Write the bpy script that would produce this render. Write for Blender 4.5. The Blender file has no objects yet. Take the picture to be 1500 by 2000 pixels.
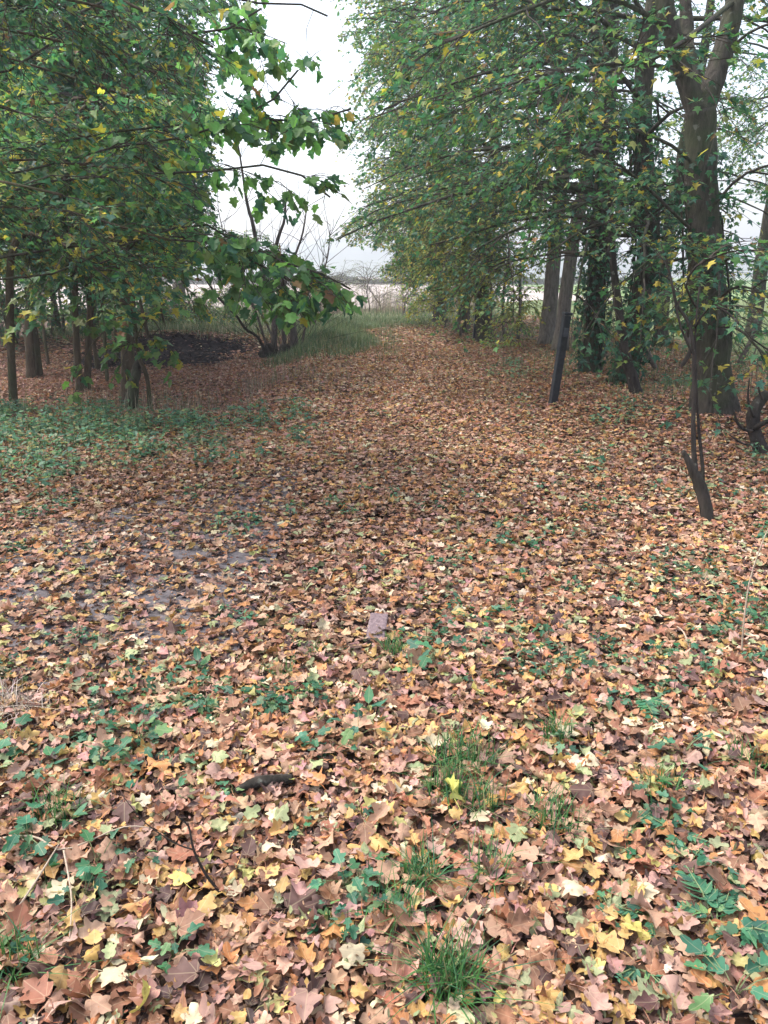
import bpy, math, random
import numpy as np

random.seed(11)
rng = np.random.default_rng(11)
sc = bpy.context.scene
COL = sc.collection
R = math.radians

# ------------------------------------------------------------------ camera
CAM_H, PITCH, FPX = 1.5, R(17.0), 1511.0
cam_d = bpy.data.cameras.new("camera")
cam = bpy.data.objects.new("camera", cam_d)
COL.objects.link(cam)
cam.location = (0, 0, CAM_H)
cam.rotation_euler = (R(90) - PITCH, 0, 0)
cam_d.sensor_fit = 'VERTICAL'
cam_d.angle_y = 2 * math.atan(1000 / FPX)
cam_d.clip_start = 0.05
cam_d.clip_end = 6000
sc.camera = cam

# ------------------------------------------------------------------ sky, sun, exposure
SUN_EL, SUN_AZ = R(56), R(-72)          # azimuth measured from +Y towards +X
w = bpy.data.worlds.new("World")
sc.world = w
w.use_nodes = True
nt = w.node_tree
nt.nodes.clear()
sky = nt.nodes.new('ShaderNodeTexSky')
sky.sky_type = 'NISHITA'
sky.sun_disc = False
sky.sun_elevation = SUN_EL
sky.sun_rotation = SUN_AZ
sky.air_density = 1.0
sky.dust_density = 4.0
sky.ozone_density = 1.0
hsv = nt.nodes.new('ShaderNodeHueSaturation')
hsv.inputs['Saturation'].default_value = 0.55
bg = nt.nodes.new('ShaderNodeBackground')
bg.inputs['Strength'].default_value = 0.15
out = nt.nodes.new('ShaderNodeOutputWorld')
nt.links.new(sky.outputs[0], hsv.inputs['Color'])
nt.links.new(hsv.outputs[0], bg.inputs['Color'])
nt.links.new(bg.outputs[0], out.inputs['Surface'])
sd = bpy.data.lights.new("sun", 'SUN')
sd.energy = 0.9
sd.angle = R(35)
sd.color = (1.0, 0.97, 0.92)
sun = bpy.data.objects.new("sun", sd)
COL.objects.link(sun)
sun.rotation_euler = (R(90) - SUN_EL, 0, math.pi - SUN_AZ)
sc.view_settings.view_transform = 'Standard'
sc.view_settings.look = 'None'
sc.view_settings.gamma = 1
sc.view_settings.exposure = 1.66
cy = sc.cycles
cy.use_denoising = True
cy.max_bounces = 6
cy.diffuse_bounces = 3
cy.glossy_bounces = 2
cy.transmission_bounces = 3
cy.transparent_max_bounces = 4
cy.volume_bounces = 0
cy.sample_clamp_indirect = 6


# ------------------------------------------------------------------ helpers
def at(px, py, Y):
    """world point seen at photo pixel (px, py), Y metres ahead"""
    xc = (px - 750) / FPX
    yc = -(py - 1000) / FPX
    t = Y / (yc * math.sin(PITCH) + math.cos(PITCH))
    return np.array((xc * t, Y, CAM_H + t * (yc * math.cos(PITCH) - math.sin(PITCH))))


def gp(px, py):
    """flat-ground point at photo pixel"""
    a = PITCH + math.atan((py - 1000) / FPX)
    return at(px, py, CAM_H / math.tan(a))


def proj(P):
    P = np.asarray(P)
    d = P[:, 1] * math.cos(PITCH) - (P[:, 2] - CAM_H) * math.sin(PITCH)
    d = np.maximum(d, 0.01)
    u = P[:, 1] * math.sin(PITCH) + (P[:, 2] - CAM_H) * math.cos(PITCH)
    return np.stack([750 + FPX * P[:, 0] / d, 1000 - FPX * u / d], 1)


def vnoise(x, y, s, seed=0):
    """smooth value noise 0..1"""
    x = np.asarray(x, float) / s + 100.37 * (seed + 1)
    y = np.asarray(y, float) / s + 57.11 * (seed + 1)
    xi, yi = np.floor(x), np.floor(y)
    fx, fy = x - xi, y - yi
    fx, fy = fx * fx * (3 - 2 * fx), fy * fy * (3 - 2 * fy)

    def h(a, b):
        v = np.sin(a * 127.1 + b * 311.7 + seed * 17.3) * 43758.5453
        return v - np.floor(v)
    return (h(xi, yi) * (1 - fx) + h(xi + 1, yi) * fx) * (1 - fy) + (h(xi, yi + 1) * (1 - fx) + h(xi + 1, yi + 1) * fx) * fy


def sstep(a, b, x):
    t = np.clip((np.asarray(x, float) - a) / (b - a), 0, 1)
    return t * t * (3 - 2 * t)


def gz(x, y):
    """ground height: a sunken leafy bed on the left, a bank beside the track, a low mound of mulch"""
    x = np.asarray(x, float)
    y = np.asarray(y, float)
    near = sstep(60, 25, y) * sstep(-60, -25, x) * sstep(60, 25, x)
    z = (vnoise(x, y, 2.3, 1) - 0.5) * 0.10 + (vnoise(x, y, 0.6, 2) - 0.5) * 0.035
    z = z * sstep(1.2, 5, np.hypot(x, y))
    bed = sstep(-1.2, -2.2, x) * sstep(8.5, 10.5, y) * sstep(19.5, 17.5, y)
    z = z - 0.22 * bed
    z = z + 0.28 * np.exp(-((x + 1.2) / 0.8) ** 2) * sstep(14.5, 17, y) * sstep(25, 21, y)
    z = z + 0.16 * np.exp(-((x + 5.2) / 1.7) ** 2 - ((y - 19.6) / 1.5) ** 2)
    z = z + 0.12 * sstep(1.8, 3.0, x) * sstep(5, 8, y)
    return z * near


def mesh_obj(name, V, F, mats, parent=None, col=None, uv=None, mi=None, smooth=False, link=True):
    V = np.ascontiguousarray(V, dtype=np.float32)
    F = np.ascontiguousarray(F, dtype=np.int32)
    me = bpy.data.meshes.new(name)
    n, k = F.shape
    me.vertices.add(len(V))
    me.vertices.foreach_set('co', V.ravel())
    me.loops.add(n * k)
    me.loops.foreach_set('vertex_index', F.ravel())
    me.polygons.add(n)
    me.polygons.foreach_set('loop_start', np.arange(0, n * k, k, dtype=np.int32))
    if mi is not None:
        me.polygons.foreach_set('material_index', np.ascontiguousarray(mi, dtype=np.int32))
    if smooth is not False:
        s = np.ones(n, bool) if smooth is True else np.asarray(smooth, bool)
        me.polygons.foreach_set('use_smooth', s)
    if col is not None:
        a = me.attributes.new('Col', 'FLOAT_COLOR', 'POINT')
        c = np.ones((len(V), 4), np.float32)
        c[:, :3] = col
        a.data.foreach_set('color', c.ravel())
    if uv is not None:
        u = me.uv_layers.new(name='UVMap')
        u.data.foreach_set('uv', np.ascontiguousarray(np.asarray(uv, np.float32)[F.ravel()]).ravel())
    for m in (mats if isinstance(mats, (list, tuple)) else [mats]):
        me.materials.append(m)
    me.update(calc_edges=True)
    o = bpy.data.objects.new(name, me)
    if link:
        COL.objects.link(o)
    if parent is not None:
        o.parent = parent
    return o


def tag(o, label=None, cat=None, group=None, kind=None):
    for k, v in (('label', label), ('category', cat), ('group', group), ('kind', kind)):
        if v:
            o[k] = v
    return o


def empty(name, loc, label, cat, group=None):
    e = bpy.data.objects.new(name, None)
    e.empty_display_size = 0.2
    e.location = [float(v) for v in loc]
    COL.objects.link(e)
    return tag(e, label, cat, group)


class MB:
    """collects triangles"""

    def __init__(self):
        self.V, self.F, self.C, self.U, self.M, self.S, self.n = [], [], [], [], [], [], 0

    def add(self, V, F, c=(0.5, 0.5, 0.5), uv=None, mi=0, smooth=False):
        V = np.asarray(V, float)
        F = np.asarray(F, int)
        if len(V) == 0:
            return
        self.V.append(V)
        self.F.append(F + self.n)
        self.n += len(V)
        c = np.asarray(c, float)
        self.C.append(np.broadcast_to(c, (len(V), 3)) if c.ndim == 1 else c)
        self.U.append(np.zeros((len(V), 2)) if uv is None else uv)
        self.M.append(np.full(len(F), mi))
        self.S.append(np.full(len(F), smooth))

    def build(self, name, mats, parent=None):
        V = np.concatenate(self.V)
        if parent is not None:
            V = V - np.array(parent.location)
        return mesh_obj(name, V, np.concatenate(self.F), mats, parent, np.concatenate(self.C),
                        np.concatenate(self.U), np.concatenate(self.M), np.concatenate(self.S))


def nrm(v):
    v = np.asarray(v, float)
    return v / np.maximum(np.linalg.norm(v, axis=-1, keepdims=True), 1e-9)


def tube(P, r, k=6, rough=0.0, seed=0):
    P = np.asarray(P, float)
    n = len(P)
    r = np.broadcast_to(np.asarray(r, float), (n,))
    T = nrm(np.gradient(P, axis=0))
    ref = np.array((1.0, 0.13, 0.07)) if abs(T[0][0]) < 0.8 else np.array((0.1, 1.0, 0.05))
    A = nrm(np.cross(T, ref))
    B = np.cross(T, A)
    th = np.arange(k) * 2 * math.pi / k
    rr = r[:, None] * np.ones(k)[None]
    if rough:
        q = np.random.default_rng(seed + 5)
        lob = 1 + rough * (np.sin(th * 2 + q.uniform(0, 6)) * 0.5 + np.sin(th * 3 + q.uniform(0, 6)) * 0.5)
        rr = rr * lob[None] * (1 + q.normal(0, rough * 0.35, (n, k)))
    V = P[:, None] + (A[:, None] * np.cos(th)[None, :, None] + B[:, None] * np.sin(th)[None, :, None]) * rr[..., None]
    V = V.reshape(-1, 3)
    i = np.arange(n - 1)[:, None] * k
    j = np.arange(k)[None]
    a, b, c, d = i + j, i + (j + 1) % k, i + k + (j + 1) % k, i + k + j
    F = np.concatenate([np.stack([a, b, c], -1).reshape(-1, 3), np.stack([a, c, d], -1).reshape(-1, 3)])
    caps = [(0, (q + 1) % k, q) for q in range(1, k - 1)]
    F = np.concatenate([F, np.array([(0, q + 1, q) for q in range(1, k - 1)]).reshape(-1, 3),
                        np.array([((n - 1) * k, (n - 1) * k + q, (n - 1) * k + q + 1) for q in range(1, k - 1)]).reshape(-1, 3)])
    return V, F


def resample(P, n):
    """smooth polyline through control points"""
    P = np.asarray(P, float)
    m = len(P)
    t = np.linspace(0, m - 1, n)
    i = np.clip(t.astype(int), 0, m - 2)
    f = (t - i)[:, None]
    p0, p1, p2, p3 = P[np.maximum(i - 1, 0)], P[i], P[i + 1], P[np.minimum(i + 2, m - 1)]
    return 0.5 * ((2 * p1) + (-p0 + p2) * f + (2 * p0 - 5 * p1 + 4 * p2 - p3) * f ** 2 + (-p0 + 3 * p1 - 3 * p2 + p3) * f ** 3)


# ------------------------------------------------------------------ leaf templates: x along the midrib 0..1, y across
def outline(half):
    h = np.array(half, float)
    m = h[1:-1][::-1].copy()
    m[:, 1] *= -1
    return np.concatenate([h, m])


MAPLE = outline([(0, 0), (-.10, .10), (-.08, .24), (.02, .40), (.10, .43), (.18, .37), (.27, .35), (.33, .47), (.45, .57), (.52, .49), (.56, .33),
                 (.61, .26), (.70, .29), (.78, .24), (.85, .12), (.97, 0)])
FIELD = outline([(0, 0), (-.05, .16), (.08, .30), (.20, .26), (.30, .42), (.46, .46), (.50, .30), (.56, .17), (.72, .22), (.90, .16), (.97, 0)])
MAPLE_M = outline([(0, 0), (-.08, .18), (.06, .42), (.24, .34), (.42, .57), (.53, .40), (.59, .26), (.76, .25), (.97, 0)])
MAPLE_L = outline([(0, 0), (.03, .38), (.22, .26), (.42, .55), (.52, .20), (1, 0)])
OVAL = outline([(0, 0), (.15, .20), (.42, .30), (.72, .20), (1, 0)])
OVAL_L = outline([(0, 0), (.3, .28), (.7, .22), (1, 0)])
NETTLE = outline([(0, 0), (.08, .26), (.18, .24), (.3, .33), (.42, .25), (.58, .24), (.7, .13), (1, 0)])


def template(ol, rings):
    """-> V (n,2), F, u: fan with 'rings' inner loops"""
    c = np.array((0.33, 0.0))
    n = len(ol)
    V = [c[None]]
    F = []
    for k in range(1, rings + 1):
        V.append(c + (ol - c) * (k / rings) ** 0.85)
        b, p = 1 + (k - 1) * n, 1 + (k - 2) * n
        for i in range(n):
            j = (i + 1) % n
            if k == 1:
                F.append((0, b + i, b + j))
            else:
                F.append((p + i, b + i, b + j))
                F.append((p + i, b + j, p + j))
    return np.concatenate(V), np.array(F)


def frames(X, N):
    """rows: leaf axis, side, normal"""
    X = nrm(X)
    N = nrm(N - X * np.sum(N * X, -1, keepdims=True))
    return X, np.cross(N, X), N


def leaf_batch(tpl, pos, X, N, size, col, fold=0.25, curl=0.3, wave=0.0, edge=0.0, g=rng):
    """vectorised leaves -> V, F, C, UV"""
    T, F = tpl
    L, n = len(pos), len(T)
    if L == 0:
        return np.zeros((0, 3)), np.zeros((0, 3), int), np.zeros((0, 3)), np.zeros((0, 2))
    X, Y, N = frames(X, N)
    x, y = T[:, 0][None], T[:, 1][None]
    fo = g.normal(0.0, 1, (L, 1)) * fold + fold * 0.6
    cu = g.normal(0.0, 1, (L, 1)) * curl
    cy_ = g.normal(0.0, 1, (L, 1)) * curl
    z = fo * np.abs(y) * 0.9 + cu * (x - 0.35) ** 2 + cy_ * 1.3 * y * y
    sq = 1 - np.minimum(0.45, 0.5 * np.abs(cu) * 0.5 + 0.25 * np.abs(fo))
    if wave:
        ph = g.uniform(0, 6.28, (L, 2))
        rr = np.hypot(x - .33, y)
        an = np.arctan2(y, x - .33)
        z = z + wave * rr * rr * (np.sin(an * 3 + ph[:, :1]) + 0.7 * np.sin(an * 5 + ph[:, 1:]))
    asp = g.uniform(0.82, 1.12, (L, 1))
    s = np.asarray(size).reshape(L, 1)
    xs, ys, zs = (x + 0 * fo) * s, y * asp * sq * s, z * s
    V = pos[:, None] + X[:, None] * xs[..., None] + Y[:, None] * ys[..., None] + N[:, None] * zs[..., None]
    FF = (F[None] + (np.arange(L) * n)[:, None, None]).reshape(-1, 3)
    C = np.repeat(np.asarray(col)[:, None], n, 1)
    if edge:
        rr = np.hypot(x - .33, y)[..., None]
        C = C * (1 + edge * g.normal(0, 1, (L, 1, 1)) * (rr - 0.25))
    UV = np.broadcast_to(T[None], (L, n, 2)).reshape(-1, 2)
    return V.reshape(-1, 3), FF, np.clip(C, 0.004, 0.9).reshape(-1, 3), UV


def pick(pal, n, g=rng, jit=0.14):
    cols = np.array([p[0] for p in pal])
    ww = np.array([p[1] for p in pal], float)
    c = cols[g.choice(len(pal), n, p=ww / ww.sum())]
    return np.clip(c * np.exp(g.normal(0, jit, (n, 1))) * np.exp(g.normal(0, jit * 0.35, (n, 3))), 0.004, 0.85)


# ------------------------------------------------------------------ materials
def new_mat(name):
    m = bpy.data.materials.new(name)
    m.use_nodes = True
    t = m.node_tree
    t.nodes.clear()
    o = t.nodes.new('ShaderNodeOutputMaterial')
    return m, t, o


def nd(t, typ, **kw):
    n = t.nodes.new(typ)
    for k, v in kw.items():
        setattr(n, k, v)
    return n


def mathn(t, op, a, b=None, c=None):
    n = t.nodes.new('ShaderNodeMath')
    n.operation = op
    for i, v in enumerate((a, b, c)):
        if v is None:
            continue
        if isinstance(v, (int, float)):
            n.inputs[i].default_value = v
        else:
            t.links.new(v, n.inputs[i])
    return n.outputs[0]


def mixc(t, f, a, b, mode='MIX'):
    n = t.nodes.new('ShaderNodeMix')
    n.data_type = 'RGBA'
    n.blend_type = mode
    for i, v in ((0, f), (6, a), (7, b)):
        if isinstance(v, (int, float)):
            n.inputs[i].default_value = v
        elif isinstance(v, tuple):
            n.inputs[i].default_value = (*v, 1) if len(v) == 3 else v
        else:
            t.links.new(v, n.inputs[i])
    return n.outputs[2]


def ramp(t, f, stops):
    n = t.nodes.new('ShaderNodeValToRGB')
    e = n.color_ramp.elements
    while len(e) < len(stops):
        e.new(0.5)
    for q, (p, c) in zip(e, stops):
        q.position = p
        q.color = (*c, 1)
    t.links.new(f, n.inputs[0])
    return n.outputs[0]


def leaf_mat(name, transl=0.35, rough=0.55, veins=True, from_object=False, spots=0.0, spec=0.3):
    m, t, o = new_mat(name)
    if from_object:
        src = nd(t, 'ShaderNodeObjectInfo').outputs['Color']
    else:
        a = nd(t, 'ShaderNodeAttribute')
        a.attribute_name = 'Col'
        src = a.outputs['Color']
    geo = nd(t, 'ShaderNodeNewGeometry')
    nz = nd(t, 'ShaderNodeTexNoise')
    nz.inputs['Scale'].default_value = 38
    nz.inputs['Detail'].default_value = 3
    t.links.new(geo.outputs['Position'], nz.inputs['Vector'])
    f = mathn(t, 'MULTIPLY_ADD', nz.outputs['Fac'], 0.7, 0.65)
    vm = nd(t, 'ShaderNodeVectorMath', operation='SCALE')
    t.links.new(src, vm.inputs[0])
    t.links.new(f, vm.inputs['Scale'])
    c = vm.outputs[0]
    if spots:
        n2 = nd(t, 'ShaderNodeTexNoise')
        n2.inputs['Scale'].default_value = 75
        n2.inputs['Detail'].default_value = 2
        t.links.new(geo.outputs['Position'], n2.inputs['Vector'])
        sp = ramp(t, n2.outputs['Fac'], [(0.60, (0, 0, 0)), (0.70, (1, 1, 1))])
        c = mixc(t, mathn(t, 'MULTIPLY', sp, spots), c, (0.10, 0.05, 0.03))
    if veins:
        uv = nd(t, 'ShaderNodeUVMap')
        sx = nd(t, 'ShaderNodeSeparateXYZ')
        t.links.new(uv.outputs[0], sx.inputs[0])
        ang = mathn(t, 'ABSOLUTE', mathn(t, 'ARCTAN2', sx.outputs[1], mathn(t, 'ADD', sx.outputs[0], 0.04)))
        rad = mathn(t, 'ADD', mathn(t, 'ABSOLUTE', sx.outputs[0]), mathn(t, 'ABSOLUTE', sx.outputs[1]))
        d = None
        for a0 in (0.0, 0.88, 1.5):
            q = mathn(t, 'ABSOLUTE', mathn(t, 'SUBTRACT', ang, a0))
            d = q if d is None else mathn(t, 'MINIMUM', d, q)
        d = mathn(t, 'MULTIPLY', d, rad)
        v = mathn(t, 'LESS_THAN', d, 0.016)
        c = mixc(t, mathn(t, 'MULTIPLY', v, 0.45), c, mixc(t, 0.5, c, (0.55, 0.45, 0.28)))
    p = nd(t, 'ShaderNodeBsdfPrincipled')
    t.links.new(c, p.inputs['Base Color'])
    p.inputs['Roughness'].default_value = rough
    p.inputs['Specular IOR Level'].default_value = spec
    if transl > 0:
        tr = nd(t, 'ShaderNodeBsdfTranslucent')
        t.links.new(mixc(t, 0.6, c, (1.0, 1.3, 0.75), 'MULTIPLY'), tr.inputs[0])
        mx = nd(t, 'ShaderNodeMixShader')
        mx.inputs[0].default_value = transl
        t.links.new(p.outputs[0], mx.inputs[1])
        t.links.new(tr.outputs[0], mx.inputs[2])
        t.links.new(mx.outputs[0], o.inputs[0])
    else:
        t.links.new(p.outputs[0], o.inputs[0])
    return m


def bark_mat(name, dark, light, green=0.0, scale=9.0, bump=0.6):
    m, t, o = new_mat(name)
    geo = nd(t, 'ShaderNodeNewGeometry')
    mp = nd(t, 'ShaderNodeMapping')
    mp.inputs['Scale'].default_value = (1, 1, 0.22)
    t.links.new(geo.outputs['Position'], mp.inputs[0])
    nz = nd(t, 'ShaderNodeTexNoise')
    nz.inputs['Scale'].default_value = scale * 2.6
    nz.inputs['Detail'].default_value = 8
    nz.inputs['Roughness'].default_value = 0.7
    t.links.new(mp.outputs[0], nz.inputs[0])
    c = ramp(t, nz.outputs['Fac'], [(0.32, dark), (0.70, light)])
    n2 = nd(t, 'ShaderNodeTexNoise')
    n2.inputs['Scale'].default_value = 3.1
    n2.inputs['Detail'].default_value = 6
    t.links.new(geo.outputs['Position'], n2.inputs[0])
    g = ramp(t, n2.outputs['Fac'], [(0.42, (0, 0, 0)), (0.66, (1, 1, 1))])
    c = mixc(t, mathn(t, 'MULTIPLY', g, green), c, (0.055, 0.075, 0.030))
    n3 = nd(t, 'ShaderNodeTexNoise')
    n3.inputs['Scale'].default_value = 14
    n3.inputs['Detail'].default_value = 3
    t.links.new(geo.outputs['Position'], n3.inputs[0])
    lich = ramp(t, n3.outputs['Fac'], [(0.66, (0, 0, 0)), (0.72, (1, 1, 1))])
    c = mixc(t, mathn(t, 'MULTIPLY', lich, 0.5), c, (0.22, 0.23, 0.19))
    p = nd(t, 'ShaderNodeBsdfPrincipled')
    p.inputs['Roughness'].default_value = 0.9
    p.inputs['Specular IOR Level'].default_value = 0.15
    t.links.new(c, p.inputs['Base Color'])
    b = nd(t, 'ShaderNodeBump')
    b.inputs['Strength'].default_value = bump
    b.inputs['Distance'].default_value = 0.03
    t.links.new(nz.outputs['Fac'], b.inputs['Height'])
    t.links.new(b.outputs[0], p.inputs['Normal'])
    t.links.new(p.outputs[0], o.inputs[0])
    return m


def plain_mat(name, c1, c2, scale=20, rough=0.8, spec=0.2, bump=0.2, dist=0.01):
    m, t, o = new_mat(name)
    geo = nd(t, 'ShaderNodeNewGeometry')
    nz = nd(t, 'ShaderNodeTexNoise')
    nz.inputs['Scale'].default_value = scale
    nz.inputs['Detail'].default_value = 7
    nz.inputs['Roughness'].default_value = 0.65
    t.links.new(geo.outputs['Position'], nz.inputs[0])
    p = nd(t, 'ShaderNodeBsdfPrincipled')
    p.inputs['Roughness'].default_value = rough
    p.inputs['Specular IOR Level'].default_value = spec
    t.links.new(ramp(t, nz.outputs['Fac'], [(0.3, c1), (0.7, c2)]), p.inputs['Base Color'])
    b = nd(t, 'ShaderNodeBump')
    b.inputs['Strength'].default_value = bump
    b.inputs['Distance'].default_value = dist
    t.links.new(nz.outputs['Fac'], b.inputs['Height'])
    t.links.new(b.outputs[0], p.inputs['Normal'])
    t.links.new(p.outputs[0], o.inputs[0])
    return m


def ground_mat():
    m, t, o = new_mat('leaf_strewn_soil')
    geo = nd(t, 'ShaderNodeNewGeometry')
    vo = nd(t, 'ShaderNodeTexVoronoi')
    vo.inputs['Scale'].default_value = 26
    t.links.new(geo.outputs['Position'], vo.inputs['Vector'])
    sx = nd(t, 'ShaderNodeSeparateColor')
    t.links.new(vo.outputs['Color'], sx.inputs[0])
    leafc = ramp(t, sx.outputs[0], [(0.0, (0.035, 0.022, 0.018)), (0.45, (0.09, 0.05, 0.035)), (0.8, (0.18, 0.10, 0.06)), (1.0, (0.26, 0.16, 0.09))])
    nz = nd(t, 'ShaderNodeTexNoise')
    nz.inputs['Scale'].default_value = 0.8
    nz.inputs['Detail'].default_value = 6
    t.links.new(geo.outputs['Position'], nz.inputs[0])
    soil = ramp(t, nz.outputs['Fac'], [(0.3, (0.025, 0.019, 0.016)), (0.7, (0.06, 0.045, 0.035))])
    c = mixc(t, 0.45, soil, leafc)
    # grassland further out
    px = nd(t, 'ShaderNodeSeparateXYZ')
    t.links.new(geo.outputs['Position'], px.inputs[0])
    n2 = nd(t, 'ShaderNodeTexNoise')
    n2.inputs['Scale'].default_value = 0.35
    n2.inputs['Detail'].default_value = 8
    t.links.new(geo.outputs['Position'], n2.inputs[0])
    gr = ramp(t, n2.outputs['Fac'], [(0.3, (0.07, 0.10, 0.04)), (0.7, (0.16, 0.19, 0.08))])
    yy = mathn(t, 'ADD', px.outputs[1], mathn(t, 'MULTIPLY', mathn(t, 'SUBTRACT', n2.outputs['Fac'], 0.5), 6))
    f1 = nd(t, 'ShaderNodeMapRange')
    f1.inputs['From Min'].default_value = 26
    f1.inputs['From Max'].default_value = 30
    t.links.new(yy, f1.inputs[0])
    c = mixc(t, f1.outputs[0], c, gr)
    f2 = nd(t, 'ShaderNodeMapRange')
    f2.inputs['From Min'].default_value = 4.6
    f2.inputs['From Max'].default_value = 6.4
    t.links.new(px.outputs[0], f2.inputs[0])
    c = mixc(t, f2.outputs[0], c, gr)
    p = nd(t, 'ShaderNodeBsdfPrincipled')
    p.inputs['Roughness'].default_value = 0.95
    p.inputs['Specular IOR Level'].default_value = 0.1
    t.links.new(c, p.inputs['Base Color'])
    b = nd(t, 'ShaderNodeBump')
    b.inputs['Strength'].default_value = 0.6
    b.inputs['Distance'].default_value = 0.02
    t.links.new(vo.outputs['Distance'], b.inputs['Height'])
    t.links.new(b.outputs[0], p.inputs['Normal'])
    t.links.new(p.outputs[0], o.inputs[0])
    return m


M_green = leaf_mat('green_leaf', 0.48, 0.5, veins=False)
M_dead = leaf_mat('dead_leaf', 0.12, 0.6, veins=True, spots=0.55, spec=0.25)
M_deadfar = leaf_mat('dead_leaf_plain', 0.10, 0.65, veins=False, spec=0.2)
M_single = leaf_mat('single_dead_leaf', 0.12, 0.58, veins=True, from_object=True, spots=0.45, spec=0.25)
M_weed = leaf_mat('weed_leaf', 0.25, 0.5, veins=True)
M_grass = leaf_mat('grass_blade', 0.25, 0.55, veins=False)
M_twig = plain_mat('twig_bark', (0.030, 0.026, 0.022), (0.075, 0.062, 0.05), 30, 0.9, 0.15, 0.2)
M_bark = bark_mat('grey_brown_bark', (0.020, 0.018, 0.016), (0.100, 0.088, 0.072), 0.55, bump=0.9)
M_barkL = bark_mat('young_brown_bark', (0.045, 0.034, 0.024), (0.14, 0.105, 0.072), 0.55)
M_barkP = bark_mat('pale_grey_bark', (0.075, 0.066, 0.060), (0.24, 0.21, 0.185), 0.2)
M_barkD = bark_mat('dark_wet_bark', (0.016, 0.013, 0.012), (0.07, 0.058, 0.052), 0.12)
M_barkS = bark_mat('shrub_stem_bark', (0.06, 0.048, 0.045), (0.19, 0.155, 0.14), 0.15)
M_soil = ground_mat()
M_asphalt = plain_mat('worn_asphalt', (0.055, 0.048, 0.052), (0.17, 0.15, 0.155), 22, 0.85, 0.2, 0.5, 0.008)
M_field = plain_mat('pale_stubble', (0.34, 0.295, 0.265), (0.48, 0.42, 0.38), 0.5, 0.95, 0.1, 0.3, 0.05)
M_meadow = plain_mat('meadow_green', (0.10, 0.16, 0.055), (0.19, 0.27, 0.10), 0.4, 0.95, 0.1, 0.3, 0.05)
M_hill = plain_mat('hill_woodland', (0.035, 0.06, 0.035), (0.10, 0.13, 0.07), 0.02, 1.0, 0.05, 0.1, 0.5)
M_post = plain_mat('navy_painted_post', (0.010, 0.013, 0.018), (0.030, 0.036, 0.045), 25, 0.45, 0.4, 0.12, 0.004)
M_brick = plain_mat('mauve_brick', (0.13, 0.09, 0.095), (0.24, 0.18, 0.185), 70, 0.85, 0.2, 0.5, 0.006)
M_mulch = plain_mat('dark_mulch', (0.006, 0.005, 0.006), (0.026, 0.019, 0.022), 30, 0.95, 0.1, 0.8, 0.03)

# ------------------------------------------------------------------ the setting
def axis(lo, hi, fine_lo, fine_hi, step, grow=1.18):
    a = list(np.arange(fine_lo, fine_hi + 1e-6, step))
    s = step
    while a[-1] < hi:
        s *= grow
        a.append(a[-1] + s)
    s = step
    while a[0] > lo:
        s *= grow
        a.insert(0, a[0] - s)
    return np.array(a)


def sheet(name, xs, ys, zfun, mat, keep=None):
    X, Y = np.meshgrid(xs, ys)
    Z = zfun(X, Y)
    V = np.stack([X, Y, Z], -1).reshape(-1, 3)
    ny, nx = X.shape
    i = (np.arange(ny - 1)[:, None] * nx + np.arange(nx - 1)[None]).ravel()
    F = np.stack([i, i + 1, i + nx + 1, i + nx], -1)
    if keep is not None:
        c = V[F].mean(1)
        F = F[keep(c[:, 0], c[:, 1])]
        used = np.unique(F)
        mp = np.zeros(len(V), int)
        mp[used] = np.arange(len(used))
        V, F = V[used], mp[F]
    o = mesh_obj(name, V, F, mat, smooth=True)
    return tag(o, kind='structure')


sheet('ground', axis(-1050, 1050, -9, 8, 0.12), axis(-60, 1050, -2, 34, 0.12), gz, M_soil)
sheet('path', np.arange(-9, 0.5, 0.12), np.arange(2.0, 7.4, 0.12), lambda x, y: gz(x, y) + 0.012, M_asphalt,
      keep=lambda x, y: (y > 2.45 + (x + 2) * 0.42 + 0.25 * np.sin(x * 2.1)) & (y < 4.9 + (x + 2) * 0.9 + 0.3 * np.sin(x * 1.7 + 1)) & (x < -0.55))


def far_z(x, y):
    return 0.03 + 0.5 * sstep(60, 400, y) + 0 * x


sheet('stubble_field', axis(-900, 60, -60, 14, 3.0), axis(35, 700, 36, 90, 3.0), far_z, M_field,
      keep=lambda x, y: (y > 36 + 0.6 * np.sin(x)) & (x < 12 + 0.06 * y))
sheet('meadow', axis(9.5, 900, 9.5, 60, 3.0), axis(2, 700, 2, 90, 3.0), lambda x, y: 0.02 + 0 * x, M_meadow,
      keep=lambda x, y: x > 9.5 + 0.06 * np.maximum(y - 30, 0))


def hill_z(x, y):
    h = 26 * np.exp(-((x - 40) / 260) ** 2) + 17 * np.exp(-((x + 330) / 240) ** 2) + 9 * np.exp(-((x - 480) / 260) ** 2) + 5
    h = h * (0.86 + 0.28 * vnoise(x, y, 70, 4)) + 2.5 * vnoise(x, y, 16, 5)
    return h * sstep(560, 830, y) - 0.5


sheet('hills', np.arange(-1000, 1001, 9.0), np.arange(555, 1000, 9.0), hill_z, M_hill)

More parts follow.
